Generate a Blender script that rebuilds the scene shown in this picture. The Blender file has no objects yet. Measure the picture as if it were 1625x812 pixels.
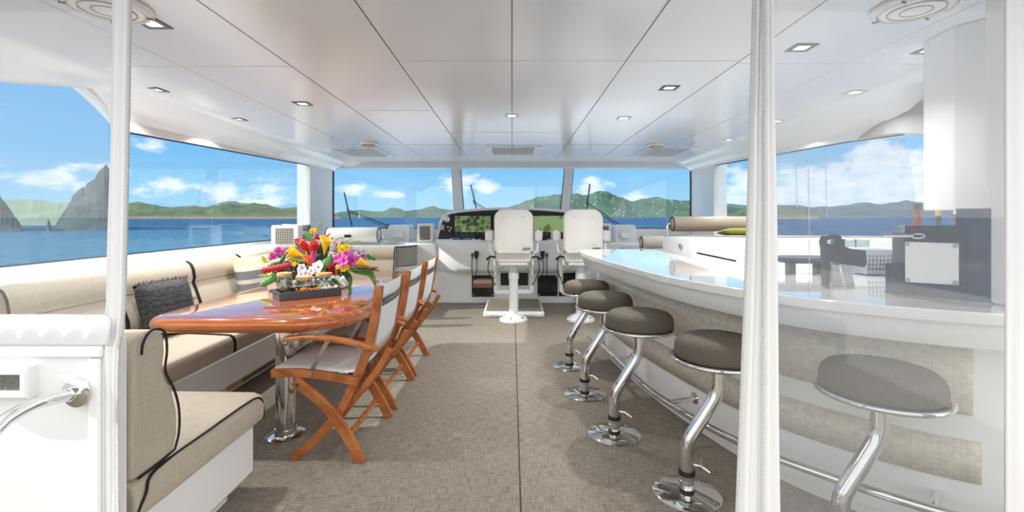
import bpy, bmesh, math, random
from mathutils import Vector, Matrix
random.seed(7)
S = bpy.context.scene
PI = math.pi
F, CX, HY, HC = 750.0, 812.5, 343.0, 1.3      # lens, horizon line and eye height the survey was measured with

# ---------------- camera ----------------
cd = bpy.data.cameras.new('camera'); cam = bpy.data.objects.new('camera', cd)
S.collection.objects.link(cam); S.camera = cam
cam.location = (0, 0, HC); cam.rotation_euler = (PI/2, 0, 0)
cd.sensor_width = 36; cd.lens = F/1625*36
cd.shift_y = -(406-HY)/1625
cd.clip_start = .05; cd.clip_end = 20000
S.view_settings.view_transform = 'Standard'; S.view_settings.look = 'None'
S.view_settings.gamma = 1; S.view_settings.use_curve_mapping = False
S.view_settings.exposure = 0.0

# ---------------- light levels ----------------
SUN_E, SUN_EL, SUN_AHEAD = 5.0, 31.5, -0.15
SKY_E = 1.3
LAMP_W = 12.0
AFT = (1.45, 1.44, 1.42)

# ---------------- sky with clouds ----------------
def lin(c):
    r = []
    for v in c[:3]:
        v = v/255.0
        r.append(v/12.92 if v <= .04045 else ((v+.055)/1.055)**2.4)
    return tuple(r)+(1.0,)
W = bpy.data.worlds.new('sky'); S.world = W; W.use_nodes = True
nt = W.node_tree; nt.nodes.clear()
def N(t, **k):
    n = nt.nodes.new(t)
    for a, b in k.items(): setattr(n, a, b)
    return n
def M(op, a, b=None, c=None, clamp=False):
    n = N('ShaderNodeMath', operation=op, use_clamp=clamp)
    for i, v in enumerate((a, b, c)):
        if v is None: continue
        if isinstance(v, (int, float)): n.inputs[i].default_value = v
        else: nt.links.new(v, n.inputs[i])
    return n.outputs[0]
tc = N('ShaderNodeTexCoord'); sx = N('ShaderNodeSeparateXYZ'); nt.links.new(tc.outputs['Generated'], sx.inputs[0])
X, Y, Z = sx.outputs
az = M('ARCTAN2', X, Y)
hl = M('SQRT', M('ADD', M('MULTIPLY', X, X), M('MULTIPLY', Y, Y)))
el = M('ARCTAN2', Z, hl)
ramp = N('ShaderNodeValToRGB'); nt.links.new(M('DIVIDE', el, 1.2, clamp=True), ramp.inputs[0])
cr = ramp.color_ramp; cr.elements[0].position = 0; cr.elements[0].color = lin((164, 206, 232))
cr.elements[1].position = 1; cr.elements[1].color = lin((80, 138, 205))
e = cr.elements.new(.09); e.color = lin((122, 186, 232))
e = cr.elements.new(.24); e.color = lin((70, 156, 226))
nz = N('ShaderNodeTexNoise'); nz.inputs['Scale'].default_value = 22; nz.inputs['Detail'].default_value = 8; nz.inputs['Roughness'].default_value = .62
cb = N('ShaderNodeCombineXYZ'); nt.links.new(az, cb.inputs[0]); nt.links.new(M('MULTIPLY', el, 1.9), cb.inputs[1])
nt.links.new(cb.outputs[0], nz.inputs['Vector'])
nz2 = N('ShaderNodeTexNoise'); nz2.inputs['Scale'].default_value = 34; nz2.inputs['Detail'].default_value = 5
nt.links.new(cb.outputs[0], nz2.inputs['Vector'])
# azimuth, elevation (degrees), half sizes (degrees), density
CL = [(-37.5,7.0,2.2,1.3,.75),(-35.8,2.8,3.0,1.2,.8),(-31,2.4,2.5,1.4,.95),(-27.5,3.2,4,1.2,.7),(-28,1.5,5,1,.8),
 (-18.6,3.1,2.6,.9,1.0),(-14.6,2.6,2.2,.7,.9),(-6.5,4.0,3.0,1.5,1.0),(-3.2,3.6,2.2,1.2,.95),(9.8,3.2,2.4,1.7,1.05),(15,2.2,3,.8,.7),
 (26.5,3.5,4,2.2,1.1),(33,3.0,6,2.6,1.5),(37.5,4.2,3.0,3.4,1.6),(42,3.0,4.5,3.0,1.6),(33,1.6,11,2.0,1.4),(38.5,7.6,2.6,.8,.7),
 (-44,3.2,4,1.6,.7),(-40.5,4.2,2.6,1.5,.7),(70,9,14,5,1.0),(-80,9,14,5,1.0),(120,12,20,7,1.1),(-130,14,24,8,1.1),(170,16,26,9,1.1)]
acc = None
for a, b, w, h, dn in CL:
    da = M('DIVIDE', M('SUBTRACT', az, math.radians(a)), math.radians(w)*1.25)
    de = M('DIVIDE', M('SUBTRACT', el, math.radians(b)), math.radians(h)*1.25)
    r = M('SQRT', M('ADD', M('MULTIPLY', da, da), M('MULTIPLY', de, de)))
    v = M('MULTIPLY', M('SUBTRACT', 1.0, r), dn)
    acc = v if acc is None else M('MAXIMUM', acc, v)
dens = M('ADD', acc, M('MULTIPLY', M('SUBTRACT', nz.outputs[0], .5), 2.1))
mask = N('ShaderNodeMapRange', interpolation_type='SMOOTHSTEP'); nt.links.new(dens, mask.inputs[0])
mask.inputs[1].default_value = .22; mask.inputs[2].default_value = .75
shade = N('ShaderNodeMapRange'); nt.links.new(nz2.outputs[0], shade.inputs[0]); shade.inputs[1].default_value = .3; shade.inputs[2].default_value = .62
ccol = N('ShaderNodeMix', data_type='RGBA'); nt.links.new(shade.outputs[0], ccol.inputs[0])
ccol.inputs[6].default_value = lin((214, 227, 243)); ccol.inputs[7].default_value = lin((250, 250, 252))
mx = N('ShaderNodeMix', data_type='RGBA'); nt.links.new(M('MULTIPLY', mask.outputs[0], .88), mx.inputs[0])
nt.links.new(ramp.outputs[0], mx.inputs[6]); nt.links.new(ccol.outputs[2], mx.inputs[7])
# white added to the unseen stern and overhead sky to brighten the interior
aft = N('ShaderNodeMapRange', interpolation_type='SMOOTHSTEP'); nt.links.new(Y, aft.inputs[0]); aft.inputs[1].default_value = .25; aft.inputs[2].default_value = -.45
hi_ = N('ShaderNodeMapRange', interpolation_type='SMOOTHSTEP'); nt.links.new(Z, hi_.inputs[0]); hi_.inputs[1].default_value = .42; hi_.inputs[2].default_value = .85
ov = M('MAXIMUM', aft.outputs[0], hi_.outputs[0])
mo = N('ShaderNodeMix', data_type='RGBA'); nt.links.new(ov, mo.inputs[0]); nt.links.new(mx.outputs[2], mo.inputs[6]); mo.inputs[7].default_value = (AFT[0], AFT[1], AFT[2], 1)
mx = mo
bg = N('ShaderNodeBackground'); bg.inputs[1].default_value = SKY_E; nt.links.new(mx.outputs[2], bg.inputs[0])
wo = N('ShaderNodeOutputWorld'); nt.links.new(bg.outputs[0], wo.inputs[0])

# ---------------- sun ----------------
sl = bpy.data.lights.new('sun', 'SUN'); sl.energy = SUN_E; sl.angle = math.radians(.6); sl.color = (1, .95, .87)
so = bpy.data.objects.new('sun', sl); S.collection.objects.link(so)
sd = Vector((-1, SUN_AHEAD, 0)).normalized()*math.cos(math.radians(SUN_EL)) + Vector((0, 0, math.sin(math.radians(SUN_EL))))
so.rotation_euler = sd.to_track_quat('Z', 'Y').to_euler(); so.location = (-30, -5, 18)

# ---------------- helpers ----------------
def at(px, py, d):                       # survey reading -> metres
    return Vector(((px-CX)/F*d, d, HC-(py-HY)/F*d))
def zc(y): return HC + .98 - .0093*y     # ceiling height along the deck

class MB:
    def __init__(s): s.bm = bmesh.new(); s.uv = None; s.mi = 0
    def f(s, vs):
        try:
            fc = s.bm.faces.new(vs); fc.material_index = s.mi; return fc
        except ValueError: return None
    def v(s, p): return s.bm.verts.new(p)
    def box(s, a, b, rz=0, c=None):
        x0, y0, z0 = a; x1, y1, z1 = b
        vs = [Vector(p) for p in ((x0,y0,z0),(x1,y0,z0),(x1,y1,z0),(x0,y1,z0),(x0,y0,z1),(x1,y0,z1),(x1,y1,z1),(x0,y1,z1))]
        if rz:
            o = Vector(c) if c else (Vector(a)+Vector(b))/2
            R = Matrix.Rotation(rz, 3, 'Z'); vs = [R@(p-o)+o for p in vs]
        vs = [s.v(p) for p in vs]
        for q in ((3,2,1,0),(4,5,6,7),(0,1,5,4),(1,2,6,5),(2,3,7,6),(3,0,4,7)): s.f([vs[i] for i in q])
        return s
    def rows(s, rows, closed=False, capped=False):      # loft a list of equal-length point rows
        R = [[s.v(p) for p in r] for r in rows]; n = len(R[0])
        for a, b in zip(R, R[1:]):
            for i in range(n if closed else n-1):
                j = (i+1) % n
                s.f([a[i], a[j], b[j], b[i]])
        if capped: s.f(R[0][::-1]); s.f(R[-1])
        return R
    def tube(s, path, r, seg=12, cap=True, closed=False, sq=None):
        P = [Vector(p) for p in path]; n = len(P)
        rr = r if isinstance(r, (list, tuple)) else [r]*n
        T = []
        for i in range(n):
            if closed: t = P[(i+1) % n]-P[i-1]
            else: t = P[min(i+1, n-1)]-P[max(i-1, 0)]
            T.append(t.normalized())
        u = T[0].orthogonal().normalized() if abs(T[0].z) > .9 or True else None
        if abs(T[0].z) < .95: u = T[0].cross(Vector((0,0,1))).normalized()
        rows = []
        for i in range(n):
            u = (u - T[i]*u.dot(T[i])).normalized(); w = T[i].cross(u)
            if sq: rows.append([P[i]+u*a*sq[0]/2+w*b*sq[1]/2 for a, b in ((-1,-1),(1,-1),(1,1),(-1,1))])
            else: rows.append([P[i]+(u*math.cos(2*PI*k/seg)+w*math.sin(2*PI*k/seg))*rr[i] for k in range(seg)])
        if closed: rows.append(rows[0])
        s.rows(rows, True, cap and not closed)
        if closed: bmesh.ops.remove_doubles(s.bm, verts=s.bm.verts, dist=1e-6)
        return s
    def lathe(s, prof, seg=32, o=(0,0,0), uv=False, axis='Z'):
        rows = []
        for r, z in prof:
            row = []
            for k in range(seg):
                c, q = math.cos(2*PI*k/seg)*max(r, 1e-4), math.sin(2*PI*k/seg)*max(r, 1e-4)
                p = (c, q, z) if axis == 'Z' else ((z, c, q) if axis == 'X' else (c, z, -q))
                row.append(Vector(p)+Vector(o))
            rows.append(row)
        R = s.rows(rows, True, True)
        if uv:
            L = s.bm.loops.layers.uv.verify(); sl_ = [0]
            for (r0, z0), (r1, z1) in zip(prof, prof[1:]): sl_.append(sl_[-1]+math.hypot(r1-r0, z1-z0))
            tot = sl_[-1]; m = {}
            for row, q in zip(R, sl_):
                for k, v in enumerate(row): m[v] = ((tot-q)*math.cos(2*PI*k/seg), (tot-q)*math.sin(2*PI*k/seg))
            for fc in s.bm.faces:
                for lp in fc.loops:
                    if lp.vert in m: lp[L].uv = m[lp.vert]
        return s
    def prism(s, poly, lo, hi, plane='XY'):             # polygon extruded along the third axis
        def P(a, b, c): return (a, b, c) if plane == 'XY' else ((a, c, b) if plane == 'XZ' else (c, a, b))
        A = [s.v(P(a, b, lo)) for a, b in poly]; B = [s.v(P(a, b, hi)) for a, b in poly]; n = len(poly)
        s.f(A[::-1]); s.f(B)
        for i in range(n): s.f([A[i], A[(i+1) % n], B[(i+1) % n], B[i]])
        return s
    def ball(s, c, r, sc=(1,1,1), u=12, v=8):
        rows = []
        for j in range(v+1):
            t = PI*j/v
            rows.append([Vector((c[0]+r*sc[0]*max(math.sin(t), 1e-3)*math.cos(2*PI*k/u), c[1]+r*sc[1]*max(math.sin(t), 1e-3)*math.sin(2*PI*k/u), c[2]-r*sc[2]*math.cos(t))) for k in range(u)])
        s.rows(rows, True, True); return s
    def build(s, name, m, parent=None, bev=0, smooth=35, sub=0, seg=2, solid=0):
        bmesh.ops.recalc_face_normals(s.bm, faces=s.bm.faces)
        me = bpy.data.meshes.new(name); 
        if parent is not None:
            w = wloc(parent)
            if w.length > 0: bmesh.ops.translate(s.bm, verts=s.bm.verts, vec=-w)
        s.bm.to_mesh(me); s.bm.free()
        for q in (m if isinstance(m, (list, tuple)) else [m]): me.materials.append(q)
        o = bpy.data.objects.new(name, me); S.collection.objects.link(o); o.parent = parent
        if smooth:
            for p in me.polygons: p.use_smooth = True
            me.set_sharp_from_angle(angle=math.radians(smooth))
        if solid:
            k = o.modifiers.new('thickness', 'SOLIDIFY'); k.thickness = solid; k.offset = 0
        if bev:
            k = o.modifiers.new('bevel', 'BEVEL'); k.width = bev; k.segments = seg; k.limit_method = 'ANGLE'; k.angle_limit = math.radians(40); k.harden_normals = False
            for p in me.polygons: p.use_smooth = True
            me.set_sharp_from_angle(angle=math.radians(60))
        if sub:
            k = o.modifiers.new('subd', 'SUBSURF'); k.levels = sub; k.render_levels = sub
        return o
def wloc(o):
    v = Vector((0,0,0))
    while o is not None: v += o.location; o = o.parent
    return v
def thing(name, label, cat, loc=(0,0,0), group=None):
    o = bpy.data.objects.new(name, None); S.collection.objects.link(o); o.empty_display_size = .1
    o.location = loc; o['label'] = label; o['category'] = cat
    if group: o['group'] = group
    return o
def tag(o, label, cat, group=None, kind=None):
    o['label'] = label; o['category'] = cat
    if group: o['group'] = group
    if kind: o['kind'] = kind
    return o
def struct(o, label=None, cat=None):
    o['kind'] = 'structure'
    if label: o['label'] = label
    if cat: o['category'] = cat
    return o
def dup(root, loc, label, rz=0, group=None):
    def cp(o, par):
        c = o.copy(); S.collection.objects.link(c); c.parent = par
        for ch in list(o.children): cp(ch, c)
        return c
    r = cp(root, None); r.location = loc; r.rotation_euler = (0, 0, rz); r['label'] = label
    if group: r['group'] = group
    return r
def smooth_path(pts, n=8):               # Catmull-Rom through the points
    P = [Vector(p) for p in pts]; P = [P[0]*2-P[1]]+P+[P[-1]*2-P[-2]]; out = []
    for i in range(1, len(P)-2):
        for k in range(n):
            t = k/n; a, b, c, d = P[i-1:i+3]
            out.append(.5*((2*b)+(c-a)*t+(2*a-5*b+4*c-d)*t*t+(3*b-a-3*c+d)*t**3))
    out.append(P[-2]); return out
def rrect(x0, z0, x1, z1, r, n=5):
    out = []
    for cx_, cz_, a in ((x1-r, z1-r, 0), (x0+r, z1-r, 90), (x0+r, z0+r, 180), (x1-r, z0+r, 270)):
        for k in range(n+1):
            t = math.radians(a+90*k/n); out.append((cx_+r*math.cos(t), cz_+r*math.sin(t)))
    return out

# ---------------- materials ----------------
def mat(name, col, rough=.5, metal=0, spec=.5, coat=0, bump=None, alpha=None, sheen=0):
    m = bpy.data.materials.new(name); m.use_nodes = True
    b = m.node_tree.nodes['Principled BSDF']
    b.inputs['Base Color'].default_value = lin(col); b.inputs['Roughness'].default_value = rough
    b.inputs['Metallic'].default_value = metal; b.inputs['Specular IOR Level'].default_value = spec
    b.inputs['Coat Weight'].default_value = coat; b.inputs['Coat Roughness'].default_value = .03
    b.inputs['Sheen Weight'].default_value = sheen
    if bump:
        sc, st, dist = bump; t = m.node_tree
        n = t.nodes.new('ShaderNodeTexNoise'); n.inputs['Scale'].default_value = sc; n.inputs['Detail'].default_value = 3
        g = t.nodes.new('ShaderNodeTexCoord'); t.links.new(g.outputs['Object'], n.inputs['Vector'])
        u = t.nodes.new('ShaderNodeBump'); u.inputs['Strength'].default_value = st; u.inputs['Distance'].default_value = dist
        t.links.new(n.outputs[0], u.inputs['Height']); t.links.new(u.outputs[0], b.inputs['Normal'])
    return m
def nmat(m):
    t = m.node_tree; b = t.nodes['Principled BSDF']
    def n(k, **kw):
        x = t.nodes.new(k)
        for a, c in kw.items(): setattr(x, a, c)
        return x
    def mm(op, a, b_=None, clamp=False):
        x = n('ShaderNodeMath', operation=op, use_clamp=clamp)
        for i, v in enumerate((a, b_)):
            if v is None: continue
            if isinstance(v, (int, float)): x.inputs[i].default_value = v
            else: t.links.new(v, x.inputs[i])
        return x.outputs[0]
    return t, b, n, mm
def mixc(t, n, fac, c0, c1):
    x = n('ShaderNodeMix', data_type='RGBA')
    if isinstance(fac, float): x.inputs[0].default_value = fac
    else: t.links.new(fac, x.inputs[0])
    for i, c in ((6, c0), (7, c1)):
        if isinstance(c, tuple): x.inputs[i].default_value = lin(c)
        else: t.links.new(c, x.inputs[i])
    return x.outputs[2]

GEL = mat('white_gelcoat', (240,240,240), .18, spec=.5)
GELM = mat('white_satin_panel', (244,242,238), .35)
CEIL = mat('ceiling_gloss', (229,234,240), .17)
CREAM = mat('cream_vinyl', (236,234,228), .45, bump=(300,.1,.002))
BLACK = mat('black_plastic', (18,18,20), .35)
RUB = mat('black_rubber', (22,24,26), .6)
CHROME = mat('polished_stainless', (225,225,225), .07, 1)
STEEL = mat('brushed_stainless', (180,178,172), .28, 1)
GREYM = mat('grey_recess', (178,176,172), .6)
PIPE = mat('black_piping', (20,18,18), .6)
FABW = mat('white_canvas', (238,238,238), .7, bump=(180,.25,.004))
NAVY = mat('dash_dark', (32,37,48), .3)
BRONZE = mat('taupe_vinyl', (150,138,124), .5)
QUARTZ = mat('white_quartz', (240,240,238), .05, spec=.8, coat=1)
SLATE = mat('dark_slate', (62,66,72), .35)

def linen(name, a, b_, sc=1.0):
    m = mat(name, a, .85, sheen=.2); t, b, n, mm = nmat(m)
    g = n('ShaderNodeTexCoord'); vals = []
    for s3 in ((900*sc, 60*sc, 900*sc), (60*sc, 900*sc, 60*sc)):
        mp = n('ShaderNodeMapping'); mp.inputs['Scale'].default_value = tuple(v*.25 for v in s3); t.links.new(g.outputs['Object'], mp.inputs[0])
        z = n('ShaderNodeTexNoise'); z.inputs['Scale'].default_value = 1; z.inputs['Detail'].default_value = 2; t.links.new(mp.outputs[0], z.inputs['Vector']); vals.append(z.outputs[0])
    s = mm('MULTIPLY', mm('ADD', vals[0], vals[1]), .5)
    r = n('ShaderNodeMapRange'); t.links.new(s, r.inputs[0]); r.inputs[1].default_value = .36; r.inputs[2].default_value = .64
    t.links.new(mixc(t, n, r.outputs[0], a, b_), b.inputs['Base Color'])
    u = n('ShaderNodeBump'); u.inputs['Strength'].default_value = .25; u.inputs['Distance'].default_value = .002
    t.links.new(s, u.inputs['Height']); t.links.new(u.outputs[0], b.inputs['Normal'])
    return m
LINEN = linen('beige_linen', (176,165,147), (195,184,166))
TAUPE = linen('grey_linen', (166,162,154), (188,184,176))
GUN = mat('dark_chrome_strap', (118,120,124), .2, 1)

FLOOR = mat('woven_vinyl_floor', (150,138,122), .7); t, b, n, mm = nmat(FLOOR)
g = n('ShaderNodeTexCoord'); vv = []
for s3 in ((260, 14, 1), (14, 190, 1)):
    mp = n('ShaderNodeMapping'); mp.inputs['Scale'].default_value = s3; t.links.new(g.outputs['Object'], mp.inputs[0])
    z = n('ShaderNodeTexNoise'); z.inputs['Scale'].default_value = 1; z.inputs['Detail'].default_value = 2; t.links.new(mp.outputs[0], z.inputs['Vector']); vv.append(z.outputs[0])
ck = n('ShaderNodeTexChecker'); ck.inputs['Scale'].default_value = 110; t.links.new(g.outputs['Object'], ck.inputs['Vector'])
s_ = mm('ADD', mm('MULTIPLY', mm('ADD', vv[0], vv[1]), .5), mm('MULTIPLY', mm('SUBTRACT', ck.outputs[1], .5), .05))
r_ = n('ShaderNodeMapRange'); t.links.new(s_, r_.inputs[0]); r_.inputs[1].default_value = .36; r_.inputs[2].default_value = .64
t.links.new(mixc(t, n, r_.outputs[0], (102,95,85), (162,152,137)), b.inputs['Base Color'])
u = n('ShaderNodeBump'); u.inputs['Strength'].default_value = .3; u.inputs['Distance'].default_value = .002
t.links.new(s_, u.inputs['Height']); t.links.new(u.outputs[0], b.inputs['Normal'])

def wood(name, a, b_, scl, rough=.4, coat=0):
    m = mat(name, a, rough, coat=coat); t, b, n, mm = nmat(m)
    g = n('ShaderNodeTexCoord'); mp = n('ShaderNodeMapping'); mp.inputs['Scale'].default_value = scl; t.links.new(g.outputs['Object'], mp.inputs[0])
    z = n('ShaderNodeTexNoise'); z.inputs['Scale'].default_value = 1; z.inputs['Detail'].default_value = 5; z.inputs['Distortion'].default_value = .6; t.links.new(mp.outputs[0], z.inputs['Vector'])
    r = n('ShaderNodeMapRange'); t.links.new(z.outputs[0], r.inputs[0]); r.inputs[1].default_value = .32; r.inputs[2].default_value = .68
    t.links.new(mixc(t, n, r.outputs[0], a, b_), b.inputs['Base Color'])
    return m
TEAKG = wood('varnished_teak', (150,72,24), (196,110,50), (3, 40, 40), .12, 1)
TEAK = wood('oiled_teak', (150,82,38), (196,124,70), (12, 60, 12), .38)
CORK = wood('cork', (190,140,90), (222,178,128), (80,80,80), .8)

FABD = mat('diamond_weave', (60,54,48), .8); t, b, n, mm = nmat(FABD)
uvn = n('ShaderNodeUVMap'); sp = n('ShaderNodeSeparateXYZ'); t.links.new(uvn.outputs[0], sp.inputs[0])
cell = 1/.058
def tri(o):
    q = mm('FRACT', mm('ADD', mm('MULTIPLY', o, cell), 20.0)); return mm('ABSOLUTE', mm('SUBTRACT', q, .5))
rr_ = mm('ADD', tri(sp.outputs[0]), tri(sp.outputs[1]))
st_ = mm('LESS_THAN', mm('FRACT', mm('MULTIPLY', rr_, 8.0)), .36)
t.links.new(mixc(t, n, st_, (40,37,34), (150,140,122)), b.inputs['Base Color'])

TILE = mat('mother_of_pearl_mosaic', (210,200,180), .25); t, b, n, mm = nmat(TILE)
g = n('ShaderNodeUVMap'); br = n('ShaderNodeTexBrick'); t.links.new(g.outputs[0], br.inputs['Vector'])
br.offset = 0; br.inputs['Scale'].default_value = 1; br.inputs['Mortar Size'].default_value = .0016; br.inputs['Brick Width'].default_value = .021; br.inputs['Row Height'].default_value = .021
br.inputs['Color1'].default_value = lin((216,209,193)); br.inputs['Color2'].default_value = lin((204,196,178)); br.inputs['Mortar'].default_value = lin((196,189,174))
z = n('ShaderNodeTexNoise'); z.inputs['Scale'].default_value = 30; z.inputs['Detail'].default_value = 6; t.links.new(g.outputs[0], z.inputs['Vector'])
r_ = n('ShaderNodeMapRange'); t.links.new(z.outputs[0], r_.inputs[0]); r_.inputs[1].default_value = .4; r_.inputs[2].default_value = .62
t.links.new(mixc(t, n, mm('MULTIPLY', r_.outputs[0], .6), br.outputs[0], (226,220,206)), b.inputs['Base Color'])

def clear(name, tint=(1,1,1), haze=0.0, ior=1.5, rough=0.0, hazecol=(235,235,235), refl=1.0):
    m = bpy.data.materials.new(name); m.use_nodes = True; t = m.node_tree; t.nodes.clear()
    tr = t.nodes.new('ShaderNodeBsdfTransparent'); tr.inputs[0].default_value = tint+(1,)
    gl = t.nodes.new('ShaderNodeBsdfGlossy'); gl.inputs['Roughness'].default_value = rough
    lw = t.nodes.new('ShaderNodeLayerWeight'); lw.inputs[0].default_value = .5      # Schlick reflectance, the same on both faces of a pane
    f0 = ((ior-1)/(ior+1))**2
    fr = t.nodes.new('ShaderNodeMath'); fr.operation = 'POWER'; fr.inputs[1].default_value = 5; t.links.new(lw.outputs['Facing'], fr.inputs[0])
    mxr = t.nodes.new('ShaderNodeMath'); mxr.operation = 'MULTIPLY_ADD'; mxr.inputs[1].default_value = (1-f0)*refl; mxr.inputs[2].default_value = f0*refl; t.links.new(fr.outputs[0], mxr.inputs[0])
    mix = t.nodes.new('ShaderNodeMixShader'); t.links.new(mxr.outputs[0], mix.inputs[0])
    base = tr.outputs[0]
    if haze:
        df = t.nodes.new('ShaderNodeBsdfDiffuse'); df.inputs[0].default_value = lin(hazecol)
        tl = t.nodes.new('ShaderNodeBsdfTranslucent'); tl.inputs[0].default_value = lin(hazecol)
        a = t.nodes.new('ShaderNodeMixShader'); a.inputs[0].default_value = .5; t.links.new(df.outputs[0], a.inputs[1]); t.links.new(tl.outputs[0], a.inputs[2])
        c = t.nodes.new('ShaderNodeMixShader'); c.inputs[0].default_value = haze; t.links.new(tr.outputs[0], c.inputs[1]); t.links.new(a.outputs[0], c.inputs[2]); base = c.outputs[0]
    t.links.new(base, mix.inputs[1]); t.links.new(gl.outputs[0], mix.inputs[2])
    o = t.nodes.new('ShaderNodeOutputMaterial'); t.links.new(mix.outputs[0], o.inputs[0])
    return m
GLASS = clear('window_glass', (.93,.97,.98), ior=1.55)
JAR = clear('jar_glass', (.86,.91,.90), ior=1.6)
VINL = clear('clear_vinyl', (.97,.98,.98), .05, 1.45, .02)
VINR = clear('hazy_vinyl', (.95,.96,.97), .11, 1.45, .03)
DKTINT = clear('dark_blue_tint', (.13,.24,.37), 0, 1.5)
def emis(name, col, st):
    m = mat(name, col, .4); b = m.node_tree.nodes['Principled BSDF']
    b.inputs['Emission Color'].default_value = lin(col); b.inputs['Emission Strength'].default_value = st; return m
LAMP = emis('lamp_diffuser', (255,250,240), 2.2)
# =====================================================================
# THE SETTING: deck, walls, windows, ceiling
# =====================================================================
WX = 2.97                                  # half width of the deckhouse at the side windows
fl = MB().box((-3.1,-5.0,-.06),(3.1,8.1,0)).build('floor', FLOOR); struct(fl, 'grey-beige woven vinyl deck floor', 'floor')
SEAM = mat('floor_seam', (70,62,52), .7)
MB().box((.035,-5.0,0),(.043,7.0,.0015)).build('floor_seam', SEAM, fl, smooth=0)

o = MB().box((-3.3,8.12,.3),(3.3,14.0,.78)).build('bounce_foredeck', GEL, fl, bev=.03)  # unseen fore and side decks, added to bounce sun onto the ceiling
for s in (-1,1): MB().box((min(s*3.09,s*4.0),-5.0,.3),(max(s*3.09,s*4.0),11.0,.62)).build('bounce_side_deck', GEL, fl, bev=.03)
# ceiling: flat panel following the slight fall forward, coves down to the window heads
HEADZ = [(-9,2.08),(2.74,2.08),(3.28,2.19),(3.34,2.19),(3.5,2.07),(3.7,2.03),(9,2.05)]
def ceilrow(y):
    z = zc(y); r = []
    zw = 2.05
    for (ya, za), (yb, zb) in zip(HEADZ, HEADZ[1:]):
        if ya <= y <= yb: zw = za+(zb-za)*(y-ya)/(yb-ya)
    for x, zz in ((-3.02,zw),(-2.97,zw+.005),(-2.93,zw+(z-zw)*.2),(-2.9,zw+(z-zw)*.38),(-2.84,zw+(z-zw)*.5),(-2.76,z-.035),(-2.70,z-.008),(-2.62,z)): r.append((x, y, zz))
    return r+[(-x, y_, z_) for x, y_, z_ in reversed(r)]
mb = MB(); rows = [ceilrow(y) for y in (.55,1.2,2.0,2.4,2.74,3.0,3.28,3.34,3.42,3.5,3.6,3.7,4.5,5.6,6.6,7.4,7.85)]
mb.rows(rows)
top = [[(x, y, z+.12) for x, y, z in r] for r in rows]; mb.rows(top)
ce = mb.build('ceiling', CEIL); struct(ce, 'glossy white panelled ceiling', 'ceiling')
SEAMC = mat('ceiling_seam', (120,120,122), .6)
SEAML = mat('ceiling_seam_light', (204,204,204), .6)
def cseam(p, q, w=.005, dark=False):
    m_ = MB(); m_.tube([p, q], .002, sq=(w, .002)); m_.build('panel_seam', SEAMC if dark else SEAML, ce, smooth=0)
for x in (-2.1,-1.4,-.7,0,.7,1.4,2.1):
    cseam((x, .6, zc(.6)-.001), (x, 7.6, zc(7.6)-.001), .006 if abs(x) < 1 else .004, abs(x) < 2)
for y, x0, x1 in ((2.9,-.7,1.4),(5.25,-.7,.7),(6.1,-2.1,2.1),(3.0,-2.6,-1.4),(2.95,1.4,2.6),(4.2,-1.4,-.7)):
    cseam((x0, y, zc(y)-.001), (x1, y, zc(y)-.001), .003)

# front wall: sill band, header, mullions and corner posts
def box_struct(name, a, b, m=GEL, bev=.008, parent=None):
    o = MB().box(a, b).build(name, m, parent, bev=bev)
    if parent is None: struct(o)
    return o
YF = 8.0
wf = MB().box((-3.12,YF,-.05),(3.12,YF+.1,1.09)).build('wall_front', GELM, bev=.01); struct(wf, 'white front coaming under the windscreens', 'wall')
MB().box((-3.12,YF-.12,2.105),(3.12,YF+.08,2.30)).build('header', GEL, wf, bev=.02)
def mull(xb0, xb1, xt0, xt1, nm='mullion'):
    z0, z1 = 1.08, 2.12
    mb = MB(); mb.rows([[(xb0,YF-.03,z0),(xb1,YF-.03,z0),(xb1,YF+.06,z0),(xb0,YF+.06,z0)],[(xt0,YF-.03,z1),(xt1,YF-.03,z1),(xt1,YF+.06,z1),(xt0,YF+.06,z1)]], True, True)
    return mb.build(nm, GELM, wf, bev=.012)
mull(-.955,-.80,-1.025,-.875); mull(.80,.945,.895,1.04)
for s in (-1, 1):                           # rounded corner posts between side and front windows
    pts = [(2.97,6.95),(3.0,7.2),(3.03,7.6),(3.04,7.9),(3.04,8.06),(3.16,8.06),(3.16,6.95)]
    mb = MB(); mb.prism([(s*x, y) for x, y in pts], 1.0, 2.25); o = mb.build('corner_post', GELM, wf, smooth=40)
GASK = mat('window_gasket', (30,40,50), .5)
k = 0
def front_window(x0, x1, x0t, x1t):
    global k; k += 1
    z0, z1 = 1.095, 2.10
    mb = MB(); mb.prism([(x0,z0),(x1,z0),(x1t,z1),(x0t,z1)], YF+.03, YF+.038, 'XZ'); o = mb.build('window_%d' % k, GLASS, smooth=0); struct(o, 'clear front windscreen pane', 'window')
    g = MB()
    for p, q in (((x0,z0),(x1,z0)),((x1,z0),(x1t,z1)),((x0,z0),(x0t,z1))): g.tube([(p[0],YF+.02,p[1]),(q[0],YF+.02,q[1])], .01, sq=(.018,.018))
    g.build('gasket', GASK, o, smooth=0)
front_window(-3.03,-.955,-3.03,-1.02); front_window(-.80,.80,-.875,.895); front_window(.945,3.03,1.04,3.03)

# side walls, built as thick panels with real openings
def side_wall(s, top, sill, arch):
    w = MB()
    x0, x1 = s*WX, s*(WX+.10)
    lo, hi = min(x0, x1), max(x0, x1)
    w.prism(sill, lo, hi, 'YZ')
    return w, lo, hi
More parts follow.
